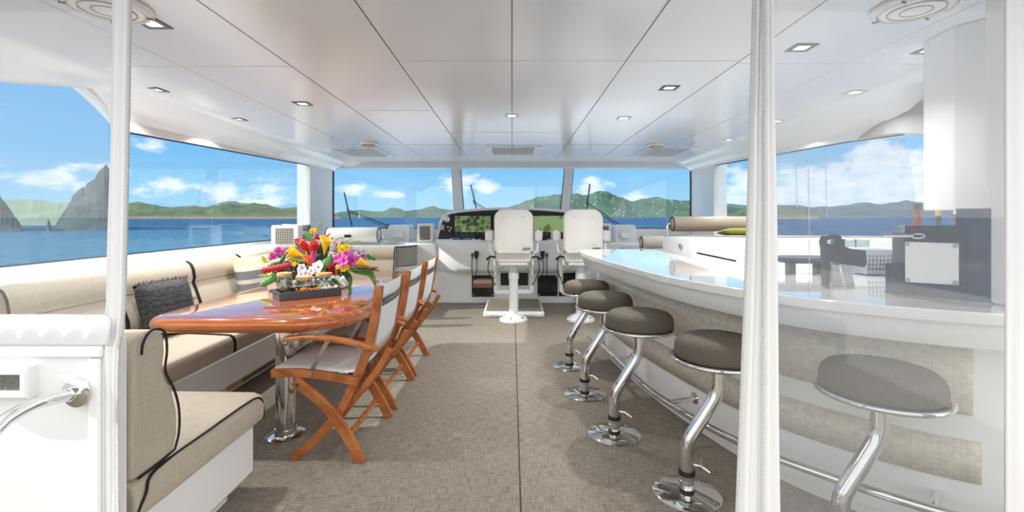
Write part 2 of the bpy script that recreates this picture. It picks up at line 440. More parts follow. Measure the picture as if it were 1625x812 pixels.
# port side: window opening from y=1.6 to y=7.0, head steps up aft of y=3.6
wl = MB(); wl.prism([(-1.4,0),(8.05,0),(8.05,1.0),(-1.4,1.0)], -WX-.1, -WX, 'YZ')
wl = wl.build('wall_left', GELM, bev=.006); struct(wl, 'white port coaming below the side window', 'wall')
hd = MB(); hd.prism([(3.28,2.20),(3.46,2.10),(3.66,1.955),(3.9,1.962),(7.0,2.055),(8.0,2.06),(8.0,2.26),(3.28,2.26)], -WX-.09, -WX-.0, 'YZ'); hd.build('window_head', GEL, wl, bev=.004)
pil_ = MB(); pil_.prism([(1.35,.98),(2.5,.98),(2.62,2.3),(1.35,2.3)], -WX-.09, -WX, 'YZ'); pil_.build('aft_pillar', GELM, wl, bev=.01)
wr = MB(); wr.prism([(-1.4,0),(8.05,0),(8.05,1.0),(3.45,1.0),(3.3,.72),(-1.4,.72)], WX, WX+.1, 'YZ')
wr = wr.build('wall_right', GELM, bev=.006); struct(wr, 'white starboard coaming below the side window', 'wall')
hd = MB(); hd.prism([(1.2,1.3),(2.3,1.47),(3.16,1.80),(3.4,1.88),(3.62,1.93),(4.2,1.965),(7.0,2.055),(8.0,2.06),(8.0,2.32),(1.2,2.32)], WX, WX+.09, 'YZ'); hd.build('window_head', GEL, wr, bev=.004)
ARCH = mat('arch_shade_grey', (140,140,139), .8, bump=(40,.3,.01))  # shade of the arch, put into the grey of an added panel
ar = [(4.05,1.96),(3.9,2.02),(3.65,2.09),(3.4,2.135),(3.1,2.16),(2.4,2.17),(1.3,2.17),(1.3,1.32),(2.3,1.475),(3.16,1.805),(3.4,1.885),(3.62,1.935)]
mb = MB(); mb.prism(ar, WX-.02, WX, 'YZ'); mb.build('arch_shade_panel', ARCH, wr, bev=.006)

def side_window(s, poly, lab):
    global k; k += 1
    mb = MB(); xx = s*(WX+.04); mb.prism(poly, min(xx, xx+s*.008), max(xx, xx+s*.008), 'YZ'); o = mb.build('window_%d' % k, GLASS, smooth=0); struct(o, lab, 'window')
    g = MB(); n_ = len(poly)
    for i in range(n_-1):
      if max(poly[i][1], poly[i+1][1]) < 2.08 and min(poly[i][0], poly[i+1][0]) > 2.45 and not (poly[i][0] < 3 and poly[i+1][0] < 3): g.tube([(xx-s*.02,)+poly[i], (xx-s*.02,)+poly[i+1]], .01, sq=(.02,.02))
    g.build('gasket', GASK, o, smooth=0)
side_window(-1, [(3.66,1.955),(3.9,1.962),(7.0,2.055),(7.0,1.0),(2.5,1.0),(2.5,2.07),(2.74,2.075),(3.28,2.185),(3.46,2.09),(3.66,1.955)], 'long port side window')
side_window(1, [(3.62,1.93),(4.2,1.965),(7.0,2.055),(7.0,1.0),(3.45,1.0)], 'long starboard side window')
SILL = mat('sill_grey', (212,212,215), .4)
o = MB().prism([(-WX,.0),(-2.72,.0),(-2.72,.93),(-2.76,.955),(-WX,.975)], -1.2, 6.95, 'XZ').build('trim_1', GEL, bev=.006); struct(o, 'white shelf behind the port sofa', 'trim')
# port coaming continuing aft in grey, seen through the clear vinyl
# =====================================================================
# SEA, ISLANDS
# =====================================================================
SEA = bpy.data.materials.new('sea_water'); SEA.use_nodes = True; t = SEA.node_tree; t.nodes.clear()
def n(k_, **kw):
    x = t.nodes.new(k_)
    for a, c in kw.items(): setattr(x, a, c)
    return x
g = n('ShaderNodeTexCoord'); sp = n('ShaderNodeSeparateXYZ'); t.links.new(g.outputs['Object'], sp.inputs[0])
mp = n('ShaderNodeMapping'); mp.inputs['Scale'].default_value = (.16,.28,1); t.links.new(g.outputs['Object'], mp.inputs[0])
z = n('ShaderNodeTexNoise'); z.inputs['Scale'].default_value = 2.2; z.inputs['Detail'].default_value = 8; z.inputs['Roughness'].default_value = .7; t.links.new(mp.outputs[0], z.inputs['Vector'])
z2 = n('ShaderNodeTexNoise'); z2.inputs['Scale'].default_value = .02; z2.inputs['Detail'].default_value = 3; t.links.new(g.outputs['Object'], z2.inputs['Vector'])
# water colour gets paler nearer the boat on the port side
r1 = n('ShaderNodeMapRange'); t.links.new(sp.outputs[1], r1.inputs[0]); r1.inputs[1].default_value = 330; r1.inputs[2].default_value = 60
r1b = n('ShaderNodeMapRange'); t.links.new(sp.outputs[0], r1b.inputs[0]); r1b.inputs[1].default_value = 0; r1b.inputs[2].default_value = -60
r1m = n('ShaderNodeMath', operation='MULTIPLY'); t.links.new(r1.outputs[0], r1m.inputs[0]); t.links.new(r1b.outputs[0], r1m.inputs[1])
r2 = n('ShaderNodeMapRange'); t.links.new(z.outputs[0], r2.inputs[0]); r2.inputs[1].default_value = .3; r2.inputs[2].default_value = .7
ca = mixc(t, n, r2.outputs[0], (30,62,98), (66,104,142)); cb_ = mixc(t, n, r2.outputs[0], (48,92,126), (100,146,170))
cc = n('ShaderNodeMix', data_type='RGBA'); t.links.new(r1m.outputs[0], cc.inputs[0]); t.links.new(ca, cc.inputs[6]); t.links.new(cb_, cc.inputs[7])
df = n('ShaderNodeBsdfDiffuse'); t.links.new(cc.outputs[2], df.inputs[0]); gl = n('ShaderNodeBsdfGlossy'); gl.inputs['Roughness'].default_value = .25
u = n('ShaderNodeBump'); u.inputs['Strength'].default_value = .8; u.inputs['Distance'].default_value = .5; t.links.new(z.outputs[0], u.inputs['Height'])
t.links.new(u.outputs[0], gl.inputs['Normal']); t.links.new(u.outputs[0], df.inputs['Normal'])
ms = n('ShaderNodeMixShader'); ms.inputs[0].default_value = .06; t.links.new(df.outputs[0], ms.inputs[1]); t.links.new(gl.outputs[0], ms.inputs[2])
oo = n('ShaderNodeOutputMaterial'); t.links.new(ms.outputs[0], oo.inputs[0])
sea = MB(); sea.rows([[(-9000,-2000,-5),(9000,-2000,-5)],[(-9000,9000,-5),(9000,9000,-5)]]); sea = sea.build('sea', SEA, smooth=0)
tag(sea, 'blue rippled sea stretching to the horizon', 'sea', kind='stuff')

def island_mat(name, lo, hi, dots=0.0, rock=None, sc=.02):
    m = mat(name, lo, .95); t, b, n, mm = nmat(m)
    g = n('ShaderNodeTexCoord'); z = n('ShaderNodeTexNoise'); z.inputs['Scale'].default_value = sc; z.inputs['Detail'].default_value = 9; z.inputs['Roughness'].default_value = .65
    t.links.new(g.outputs['Object'], z.inputs['Vector'])
    r = n('ShaderNodeMapRange'); t.links.new(z.outputs[0], r.inputs[0]); r.inputs[1].default_value = .35; r.inputs[2].default_value = .65
    c = mixc(t, n, r.outputs[0], lo, hi)
    if rock:
        sp = n('ShaderNodeSeparateXYZ'); t.links.new(g.outputs['Object'], sp.inputs[0])
        k2 = n('ShaderNodeMapRange'); t.links.new(mm('ADD', sp.outputs[2], mm('MULTIPLY', z.outputs[0], rock[2])), k2.inputs[0]); k2.inputs[1].default_value = rock[1]; k2.inputs[2].default_value = rock[1]*.6
        c = mixc(t, n, k2.outputs[0], c, rock[0])
    if dots:
        v = n('ShaderNodeTexVoronoi'); v.inputs['Scale'].default_value = .06; t.links.new(g.outputs['Object'], v.inputs['Vector'])
        s3 = n('ShaderNodeSeparateXYZ'); t.links.new(v.outputs['Color'], s3.inputs[0])
        d = mm('MULTIPLY', mm('LESS_THAN', v.outputs['Distance'], .17), mm('GREATER_THAN', s3.outputs[0], 1-dots))
        c = mixc(t, n, d, c, (235,228,215))
    t.links.new(c, b.inputs['Base Color'])
    return m
HILL = island_mat('wooded_hillside', (30,60,52), (60,94,70), .0, sc=.012)
HILLD = island_mat('wooded_hillside_with_houses', (28,60,54), (58,94,70), .5, sc=.012)
HILLP = island_mat('green_headland', (38,60,44), (88,102,62), 0, ((120,104,84), 14, 22), sc=.02)
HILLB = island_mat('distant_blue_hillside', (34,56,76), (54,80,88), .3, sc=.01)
ROCKM = island_mat('grey_cliff_rock', (34,52,64), (66,84,90), 0, sc=.12)
PALE = island_mat('pale_dry_hillside', (100,122,108), (132,146,118), 0, sc=.03)
from mathutils import noise as mnoise
def island(name, sil, D, m, label, rough=.12, front=.78, back=1.12, fine=1.0, group=None, seed=0):
    """ridge of hills: the silhouette survey gives ridge heights, the slopes are eroded terrain"""
    px0, px1 = sil[0][0], sil[-1][0]; nc = max(12, int((px1-px0)/1.6*fine)); rows = []
    T = [0,.08,.2,.35,.5,.65,.8,.9,1.0,1.12,1.4,1.8]
    def H(px):
        for (a, ya), (b, yb) in zip(sil, sil[1:]):
            if a <= px <= b:
                f = (px-a)/max(b-a, 1e-6); f = f*f*(3-2*f); return ya+(yb-ya)*f
        return sil[-1][1]
    for tt in T:
        row = []
        for i in range(nc+1):
            px = px0+(px1-px0)*i/nc
            h = (HY-H(px))/F*D+1.3+5                 # ridge height over the sea
            y = D*(front+(1-front)*tt) if tt <= 1 else D*(1+(back-1)*(tt-1)/.8)
            x = (px-CX)/F*y
            prof = math.sin(min(tt, 1)*PI/2)**1.25 if tt <= 1 else max(0, math.cos((tt-1)/.8*PI/2))
            nn = mnoise.fractal(Vector((x/D*14+seed, y/D*9, seed)), .7, 2.1, 6)
            e = h*prof*(1+nn*rough*5*(tt*(1-tt)*1.6 if tt < 1 else .1)) + (nn*h*rough*.35 if tt == 1 else 0)
            row.append((x, y, -5.2+max(0, e)))
        rows.append(row)
    mb = MB(); mb.rows(rows); o = mb.build(name, m, smooth=75)
    tag(o, label, 'island', group); return o
island('island', [(518,343),(533,338),(541,336),(573,333),(590,335),(606,335.5),(623,330),(634,331),(643,334.5),(663,332.5),(687,327),(700,331),(722,333),(740,338),(760,343)], 2600, HILL, 'low green island behind the left front windscreen')
island('island', [(770,343),(790,335),(802,329),(820,324.6),(838,317),(855,311),(872,310),(890,308),(915,308.5),(930,311),(953,307),(964,309),(972,312),(985,313),(1004,318.5),(1025,315),(1042,313.5),(1055,315.5),(1080,319),(1099,319),(1130,320),(1160,323),(1190,327),(1215,333),(1240,343)], 2200, HILLD, 'tall green island dotted with white houses, ahead to starboard', rough=.16)
island('island', [(1150,343),(1165,338),(1180,331),(1195,327),(1215,324),(1240,328),(1262,334),(1290,340),(1300,343)], 1300, HILLP, 'dark rocky headland seen beside the starboard curtain')
island('island', [(1190,343),(1210,330),(1231,325),(1266,326),(1289,329.5),(1318,327.5),(1345,325),(1369,322),(1398,324.5),(1420,321),(1439,317.5),(1465,322),(1500,325),(1520,326),(1560,322),(1620,330),(1700,343)], 3600, HILLB, 'long blue-green hills behind the starboard side window')
island('island', [(120,343),(150,331),(175,326),(199,323.5),(219,320.5),(243,325),(258,327.5),(273,328.5),(290,327),(306,326),(326,329),(340,325),(352,321),(369,320.5),(384,322.5),(399,322),(419,325),(450,330),(470,329),(500,331),(520,336),(540,343)], 1500, HILLP, 'green headland with pale shoreline rocks behind the port side window', rough=.16)
island('island', [(-40,330),(-10,318),(5,317),(30,318.5),(60,316.5),(85,318),(104,320),(125,328),(150,343)], 420, PALE, 'pale dry hill between the two near rock stacks', rough=.1)
island('sea_stack', [(-60,300),(-30,306),(0,315),(8,326),(16,334),(24,346),(31,353),(36,364),(38,372)], 215, ROCKM, 'dark triangular rock stack at the far left', rough=.25, front=.86, back=1.3)
island('sea_stack', [(70,372),(73,362),(75,348),(77,345),(79,350),(82,364),(85,372)], 200, ROCKM, 'thin rock pinnacle between the two larger stacks', rough=.1, front=.97, back=1.04, fine=2)
island('sea_stack', [(80,372),(85,364),(90,352),(95,343),(104,331),(110,322),(116,310),(124,304),(133,298),(140,291),(150,288),(157,276),(166,268),(174,272),(180,300),(186,340),(190,372)], 240, ROCKM, 'tall grey cliff rising beside the port curtain', rough=.22, front=.86, back=1.15, fine=1.6)

# small sailboat far off
p = at(569.5, 342, 1500); b_ = thing('sailboat', 'tiny sailboat with a pale sail on the sea ahead', 'sailboat', (p.x, 1500, -5))
mb = MB(); mb.rows([[(p.x-8,1500,-5),(p.x-6,1498,-3.4),(p.x+6,1498,-3.4),(p.x+8,1500,-5)],[(p.x-8,1500.5,-5),(p.x-6,1502,-3.4),(p.x+6,1502,-3.4),(p.x+8,1500.5,-5)]], True, True); mb.build('hull', GEL, b_)
mb = MB(); mb.prism([(p.x-1,-3),(p.x+6,-2.5),(p.x-.5,16)], 1499.9, 1500.2, 'XZ'); mb.build('sail', mat('sail_green', (214,236,214), .8), b_, smooth=0)

# windscreen wipers outside the front glass
def wiper(lab, b0, b1, a0, a1):
    r = thing('windscreen_wiper', lab, 'wiper', tuple(at(a1[0], a1[1], YF+.12)))
    q = [at(*b0, YF+.10), at(*b1, YF+.10)]
    MB().tube(q, .012, 6).build('blade', RUB, r)
    m_ = MB(); c0, c1 = at(*a0, YF+.12), at(*a1, YF+.12); m_.tube([c0, c1], .009, 6); m_.tube([c0-Vector((0,0,.03)), c1-Vector((0,0,.045))], .007, 6); m_.build('arm', RUB, r)
    MB().ball(c1, .03, u=10, v=6).build('pivot', RUB, r)
wiper('black windscreen wiper outside the left front window', (546,305), (559,360), (550,332), (616,358))
wiper('black windscreen wiper outside the middle front window', (747,293), (756,331), (750,318), (785,340))
wiper('black windscreen wiper outside the right front window', (936,292), (931,335), (930,320), (987,359))

# =====================================================================
# CEILING FITTINGS
# =====================================================================
DKF = mat('dark_lamp_frame', (96,94,92), .3, .6); LTF = mat('light_lamp_frame', (205,205,205), .3, .5)
LI = [(242,37,1),(247,142,1),(480,164,1),(378,189,1),(812,183,0),(990,187,0),(1062,139,1),(1272,75,1),(1475,79,1),(1357,146,0),(1158,221,0),(1232,192,0),(520,249,0),(1106,251,0)]
where = ['nearest the port curtain, beside the round grille','second from the port curtain, above the side window','port row, nearest the teak table','port side, above the middle of the side window','on the centre seam','right of the centre seam, smaller of the two near it','right of the centre seam, nearer the bar','behind the starboard vinyl, left of the round grille','behind the starboard vinyl, beside the hanging cabinet','behind the starboard vinyl, above the grey arch','left of the starboard curtain, over the bar','small one just right of the starboard curtain','in the forward port corner','in the forward starboard corner']
for (px, py, dk), w in zip(LI, where):
    d = F*.98/(HY-py+7); x = (px-CX)/F*d; zz = zc(d)
    r = thing('recessed_light', 'square recessed ceiling light '+w, 'ceiling light', (x, d, zz), 'recessed ceiling lights')
    a, bq = .062, .036
    m_ = MB()
    m_.rows([[(x+sx_*a, d+sy_*a, zz-.001) for sx_, sy_ in ((-1,-1),(1,-1),(1,1),(-1,1))],[(x+sx_*a, d+sy_*a, zz-.006) for sx_, sy_ in ((-1,-1),(1,-1),(1,1),(-1,1))],[(x+sx_*bq, d+sy_*bq, zz-.006) for sx_, sy_ in ((-1,-1),(1,-1),(1,1),(-1,1))],[(x+sx_*bq, d+sy_*bq, zz-.001) for sx_, sy_ in ((-1,-1),(1,-1),(1,1),(-1,1))]], True)
    m_.build('frame', DKF if dk else LTF, r, smooth=0)
    MB().box((x-bq, d-bq, zz-.003), (x+bq, d+bq, zz-.001)).build('diffuser', LAMP, r, smooth=0)
    ld = bpy.data.lights.new('lamp', 'AREA'); ld.shape = 'SQUARE'; ld.size = .07; ld.energy = LAMP_W; ld.color = (1, .985, .965); ld.spread = math.radians(125)
    lo = bpy.data.objects.new('lamp', ld); S.collection.objects.link(lo); lo.parent = r; lo.location = (0, 0, -.012)
def round_grille(x, y, R, lab, drop=.03):
    z0 = zc(y); r = thing('ceiling_speaker', lab, 'speaker', (x, y, z0))
    MB().lathe([(R*.9, 0), (R, -.004), (R, -drop*.6), (R*.93, -drop), (R*.86, -drop), (R*.84, -drop*.5), (R*.1, -drop*.5)], 40, (x, y, z0)).build('rim', GEL, r)
    MB().lathe([(R*.8, -drop*.4), (R*.78, -drop*.95), (R*.45, -drop*1.05), (.003, -drop*1.1)], 40, (x, y, z0)).build('grille', GELM, r)
    m_ = MB()
    for q in (.35,.62): m_.lathe([(R*q-.004,-drop*.9),(R*q-.002,-drop*1.18),(R*q+.002,-drop*1.18),(R*q+.004,-drop*.9)], 40, (x, y, z0))
    m_.build('ring', GREYM, r)
    m_ = MB()
    for k_ in range(4):
        a = k_*PI/2+.6; m_.box((x+R*.9*math.cos(a)-.012, y+R*.9*math.sin(a)-.006, z0-drop-.004), (x+R*.9*math.cos(a)+.012, y+R*.9*math.sin(a)+.006, z0-drop+.002), a)
    m_.build('clip', DKF, r, smooth=0)
round_grille(-1.83, 2.14, .17, 'large round white ceiling speaker behind the port curtain')
round_grille(1.83, 2.14, .17, 'large round white ceiling speaker behind the starboard vinyl')
for x, y, w in ((-1.8,5.93,'port'),(1.84,6.05,'starboard')):
    z0 = zc(y); r = thing('smoke_detector', 'small round white detector dome on the %s ceiling by the hatch' % w, 'detector', (x, y, z0))
    MB().lathe([(.11,0),(.115,-.012),(.115,-.025),(.1,-.03)], 32, (x, y, z0)).build('base', GEL, r)
    MB().lathe([(.085,-.03),(.08,-.05),(.05,-.058),(.003,-.06)], 32, (x, y, z0)).build('dome', GREYM, r)
def hatch(x0, x1, y0, y1, lab):
    r = thing('ceiling_hatch', lab, 'hatch', ((x0+x1)/2, y0, zc(y0)))
    f_ = .09
    def q(xa, ya, dz): return (xa, ya, zc(ya)-dz)
    m_ = MB(); o_ = [(x0-f_,y0-f_),(x1+f_,y0-f_),(x1+f_,y1+f_),(x0-f_,y1+f_)]; i_ = [(x0,y0),(x1,y0),(x1,y1),(x0,y1)]
    m_.rows([[q(*p, .001) for p in o_],[q(*p, .008) for p in o_],[q(*p, .008) for p in i_],[q(*p, .0015) for p in i_]], True); m_.build('frame', GEL, r, smooth=0)
    m_ = MB(); m_.rows([[q(x0,y0,.002),q(x1,y0,.002)],[q(x0,y1,.002),q(x1,y1,.002)]]); m_.build('shade', GREYM, r, smooth=0)
    m_ = MB(); m_.lathe([(.008,0),(.008,-.03),(.014,-.034),(.002,-.04)], 10, (((x0+x1)/2), y0-.02, zc(y0)-.008)); m_.build('latch', LTF, r)
hatch(-2.42,-1.88,6.4,7.15,'grey-shaded ceiling hatch on the port side')
hatch(-.27,.30,6.3,6.95,'grey-shaded ceiling hatch over the helm seats')
hatch(1.9,2.42,6.4,7.15,'grey-shaded ceiling hatch on the starboard side')
for px, py in ((526,216),(539,221),(1090,226),(1102,222)):
    d = F*.98/(HY-py+7); x = (px-CX)/F*d
    o = MB().tube([(x,d,zc(d)),(x,d,zc(d)-.03),(x+.012,d,zc(d)-.04),(x+.02,d,zc(d)-.03)], .004, 8).build('ceiling_hook', CHROME)
    tag(o, 'small metal hook on the ceiling %s the %s hatch' % ('left of' if px in (526,1090) else 'just before', 'port' if px < 800 else 'starboard'), 'hook')
# =====================================================================
# HELM
# =====================================================================
def grille_box(lab, x0, x1, z0, z1, y, depth=.16, nx=8, nz=9):
    r = thing('air_vent', lab, 'air vent', ((x0+x1)/2, y, z0))
    mb = MB(); mb.prism(rrect(x0, z0, x1, z1, .02), y, y+depth, 'XZ'); mb.build('housing', GEL, r, bev=.004)
    fx = (x1-x0)*.17; fz = (z1-z0)*.14
    MB().box((x0+fx, y-.004, z0+fz), (x1-fx, y+.002, z1-fz)).build('dark_core', mat('vent_dark', (58,54,50), .6), r, smooth=0)
    mb = MB(); gx = mat('vent_slats', (205,200,190), .5)
    for i in range(nz+1):
        z_ = z0+fz+(z1-z0-2*fz)*i/nz; mb.box((x0+fx, y-.014, z_-.0028), (x1-fx, y-.004, z_+.0028))
    for i in range(nx+1):
        x_ = x0+fx+(x1-x0-2*fx)*i/nx; mb.box((x_-.0018, y-.014, z0+fz), (x_+.0018, y-.004, z1-fz))
    mb.build('slats', gx, r, smooth=0)
    return r
# ledge that runs under the windscreens
o = MB().prism([(-2.97,.0),(2.97,.0),(2.97,.9),(-2.97,.9)], 7.42, 8.0, 'XZ').build('trim_2', GEL, bev=.02); struct(o, 'white moulded ledge under the windscreens', 'trim')
o = MB().box((-1.72,7.06,0),(-1.13,7.45,.90)).build('trim_3', GEL, bev=.03); struct(o, 'white moulding left of the helm console', 'trim')
o = MB().box((1.13,7.1,0),(2.97,7.45,.90)).build('trim_4', GEL, bev=.03); struct(o, 'white moulding right of the helm console', 'trim')

h = thing('helm_console', 'white helm console with curved dark dashboard and two screens', 'console', (0, 7.06, 0))
MB().box((-1.16,7.06,0),(1.16,7.5,.47)).build('lower_cabinet', GEL, h, bev=.012)
mb = MB()
def plan(off, z): return [(-1.16,7.4,z),(-1.16,7.12,z),(-.80,6.86+off,z),(.80,6.86+off,z),(1.16,7.12,z),(1.16,7.4,z)]
mb.rows([plan(.13,.46),plan(.03,.52),plan(0,.62),plan(0,.86),plan(.01,.92),plan(.06,.955)], True, True)
mb.build('desk', GEL, h, bev=.012)
def dash(k_, dy):  # dashboard outline, curved top
    pts = [(-1.165,.95),(1.165,.95),(1.12,1.22),(1.07,1.32),(.99,1.37),(.8,1.40),(.5,1.425),(.2,1.437),(0,1.44),(-.2,1.437),(-.5,1.425),(-.8,1.40),(-.99,1.37),(-1.07,1.32),(-1.12,1.22)]
    out = []
    for x, z_ in pts:
        xx = x*(1-k_/1.16); zz = z_ if z_ < .96 else z_-k_
        out.append((xx, 7.2+(zz-.95)*.22+dy, zz))
    return out
mb = MB(); mb.rows([dash(0,.02),dash(0,0),dash(.02,-.012)], True, True)
mb = MB(); mb.rows([dash(0,.34),dash(0,.0),dash(.012,-.018),dash(.035,-.018),dash(.042,.0)], True); mb.build('dash_shell', GEL, h, smooth=50)
mb = MB(); mb.rows([dash(.038,.03),dash(.038,-.004)], True, True); mb.build('dash_panel', NAVY, h, smooth=50)
def onface(x, z_, off=0): return Vector((x, 7.2+(z_-.95)*.22-.004-off, z_))
def dpanel(x0, x1, z0, z1, off, th, name, m, par):
    mb = MB(); a = [onface(x0,z0,off),onface(x1,z0,off),onface(x1,z1,off),onface(x0,z1,off)]
    b2 = [v+Vector((0,-th,0)) for v in a]; mb.rows([a,b2], True, True); return mb.build(name, m, par, smooth=0, bev=.003)
SCR = mat('leaf_reflection_screen', (60,90,50), .15); t, b, n, mm = nmat(SCR)  # leafy green reflection painted into the left screen's colour
g = n('ShaderNodeTexCoord'); z = n('ShaderNodeTexVoronoi', feature='F1'); z.inputs['Scale'].default_value = 15; t.links.new(g.outputs['Object'], z.inputs['Vector'])
zz_ = n('ShaderNodeTexNoise'); zz_.inputs['Scale'].default_value = 10; zz_.inputs['Detail'].default_value = 5; t.links.new(g.outputs['Object'], zz_.inputs['Vector'])
r_ = n('ShaderNodeMapRange'); t.links.new(mm('ADD', mm('MULTIPLY', z.outputs['Distance'], .9), zz_.outputs[0]), r_.inputs[0]); r_.inputs[1].default_value = .62; r_.inputs[2].default_value = 1.3
c = mixc(t, n, r_.outputs[0], (22,44,30), (150,180,120)); t.links.new(c, b.inputs['Base Color']); t.links.new(c, b.inputs['Emission Color']); b.inputs['Emission Strength'].default_value = .25
SCR2 = mat('map_screen', (150,180,80), .15); t, b, n, mm = nmat(SCR2)
g = n('ShaderNodeTexCoord'); zz_ = n('ShaderNodeTexNoise'); zz_.inputs['Scale'].default_value = 6; zz_.inputs['Detail'].default_value = 6; t.links.new(g.outputs['Object'], zz_.inputs['Vector'])
r_ = n('ShaderNodeMapRange'); t.links.new(zz_.outputs[0], r_.inputs[0]); r_.inputs[1].default_value = .56; r_.inputs[2].default_value = .6
c = mixc(t, n, r_.outputs[0], (158,184,122), (96,122,30)); t.links.new(c, b.inputs['Base Color']); t.links.new(c, b.inputs['Emission Color']); b.inputs['Emission Strength'].default_value = .25
GLB = mat('glossy_black', (14,16,20), .12)
for x0, x1, m_, nm in ((-.90,-.31,SCR,'screen'),(.31,.93,SCR2,'screen')):
    f_ = dpanel(x0-.02, x1+.02, .985, 1.335, 0, .018, 'display_bezel', GLB, h)
    s_ = dpanel(x0+.02, x1-.02, 1.06, 1.305, .019, .003, nm, m_, f_)
    mb = MB(); 
    for q in range(7): 
        xx = x0+.05+(x1-x0-.1)*q/6; c_ = onface(xx, 1.035, .018); mb = MB(); mb.lathe([(.007,0),(.006,-.004),(.001,-.005)], 8, c_, axis='Y'); mb.build('button', LTF, f_)
gp = thing; c_ = onface(-1.0,1.255,.0)
MB().lathe([(.045,0),(.045,-.012),(.036,-.014),(.034,-.006),(.012,-.006),(.01,-.02),(.001,-.021)], 24, c_, axis='Y').build('gauge', mat('gauge_rim',(215,218,224),.25,.4), h)
dpanel(-1.10,-1.04,1.09,1.17,0,.012,'switch_plate',mat('switch_grey',(190,192,196),.4),h)
for x, z_ in ((-.93,1.12),(-.98,1.135),(-.955,1.08)): MB().lathe([(.016,0),(.014,-.02),(.001,-.022)], 14, onface(x,z_), axis='Y').build('knob', STEEL, h)
# switch panels low on the console
def lowpanel(x0, x1, z0, z1, nm='access_panel', y=7.06): return MB().box((x0,y-.012,z0),(x1,y+.002,z1)).build(nm, GLB, h, bev=.003)
pl_ = lowpanel(-.60,-.27,.10,.42)
RAD = mat('radio_copper', (150,110,92), .25, .5)
MB().box((-.585,7.03,.235),(-.285,7.05,.375)).build('radio', RAD, pl_, bev=.004); MB().box((-.57,7.024,.30),(-.30,7.031,.355)).build('display', mat('radio_display',(196,176,160),.15), pl_, smooth=0)
lowpanel(-.17,.24,.27,.455); p2_ = lowpanel(.38,.68,.11,.42); p3_ = lowpanel(.70,1.05,.11,.5); 
for x, z_ in ((-.58,.125),(-.58,.40),(-.29,.125),(-.29,.40)): MB().lathe([(.009,0),(.008,-.006),(.001,-.007)], 10, (x,7.048,z_), axis='Y').build('screw', CHROME, pl_)
for x, z_ in ((.40,.13),(.40,.40),(.66,.13),(.66,.40)): MB().lathe([(.009,0),(.008,-.006),(.001,-.007)], 10, (x,7.048,z_), axis='Y').build('screw', CHROME, p2_)
# booklet holder, throttle, small desk fittings
r = thing('chart_booklet', 'dark blue ring-bound booklet on a white rest, left side of the helm desk', 'booklet', (-.75,7.08,.955))
mb = MB(); mb.rows([[(-.93,7.0,.965),(-.55,7.0,.965),(-.53,7.16,1.005),(-.89,7.16,1.005)],[(-.93,7.0,.985),(-.55,7.0,.985),(-.53,7.16,1.03),(-.89,7.16,1.03)]], True, True); mb.build('cover', mat('navy_cover',(28,52,92),.4), r, bev=.003)
for x in (-.90,-.58): MB().box((x,6.93,.955),(x+.025,7.15,.975)).build('rest', GEL, r, bev=.004)
for x in (-.83,-.66): MB().lathe([(.05,0),(.055,.004),(.045,.008)], 20, (x,6.99,.97)).build('ring', LTF, r)
r = thing('throttle_control', 'black throttle lever unit between the two helm seats', 'throttle', (.42,6.98,.955))
MB().box((.32,6.9,.955),(.52,7.1,.985)).build('base', BLACK, r, bev=.01)
for x in (.39,.45): MB().tube([(x,7.0,.97),(x,6.98,1.06),(x,6.99,1.10)], [.008,.008,.014], 10).build('lever', CHROME, r)
r = thing('control_pad', 'small black control pad on the helm desk left of the seat', 'control pad', (-.37,6.95,.955))
MB().box((-.46,6.9,.955),(-.30,7.02,.985)).build('body', BLACK, r, bev=.008); MB().tube([(-.38,6.96,.98),(-.38,6.95,1.02)], .012, 10).build('joystick', BLACK, r)
# handset microphones with cords
for i, (px, lab) in enumerate(((756,'black handset microphone left of the helm seat'),(861,'black handset microphone between the helm seats'))):
    c0 = at(px, 404, 6.85); r = thing('microphone', lab, 'microphone', tuple(c0))
    mb = MB(); mb.rows([[c0+Vector((sx_*w,dy,dz)) for sx_, dy in ((-1,0),(1,0),(1,-.03),(-1,-.03))] for dz, w in ((.055,.02),(.045,.032),(0,.032),(-.05,.018),(-.06,.012))], True, True); mb.build('body', BLACK, r, bev=.006)
    pz = at(px+(8 if px > 800 else -6), 436, 7.03)
    MB().tube(smooth_path([c0+Vector((0,-.01,-.06)), c0+Vector((.01,-.03,-.2)), c0+Vector((-.03 if px<800 else -.02,.02,-.34)), (c0.x-.02,7.03,.36)]), .006, 8).build('cord', RUB, r)
for px, a_, in ((749.5,'leftmost'),(868,'rightmost')):
    c0 = at(px, 405, 6.855); r = thing('microphone', 'slim black microphone plug and cord, %s on the console front' % a_, 'microphone', tuple(c0))
    MB().tube([c0+Vector((0,-.01,.03)), c0+Vector((0,-.01,-.02))], .014, 10).build('plug', BLACK, r)
    MB().tube(smooth_path([c0+Vector((0,-.01,-.02)), c0+Vector((-.005,-.03,-.17)), c0+Vector((.005,.02,-.31)), (c0.x+.02,7.03,.36)]), .006, 8).build('cord', RUB, r)

grille_box('square white air vent box left of the dashboard', -1.425,-1.19,.91,1.19, 7.10)
grille_box('white air vent box right of the dashboard, behind the right helm seat', 1.26,1.50,.91,1.19, 7.15)
grille_box('white air vent box on the port ledge behind the flowers', -2.70,-2.40,.955,1.20, 5.3, .12)
for s, w in ((-1,'port'),(1,'starboard')):
    r = thing('ledge_locker', 'white moulded locker with a rounded lid on the %s windscreen ledge' % w, 'locker', (s*1.78,7.5,.9))
    mb = MB(); mb.prism(rrect(s*1.80-.17,.89,s*1.80+.17,1.16,.04), 7.50, 7.85, 'XZ'); mb.build('body', GEL, r, bev=.01)
    mb = MB(); mb.prism(rrect(s*1.80-.10,.95,s*1.80+.10,1.07,.05), 7.44, 7.50, 'XZ'); mb.build('lid', GEL, r, bev=.015)

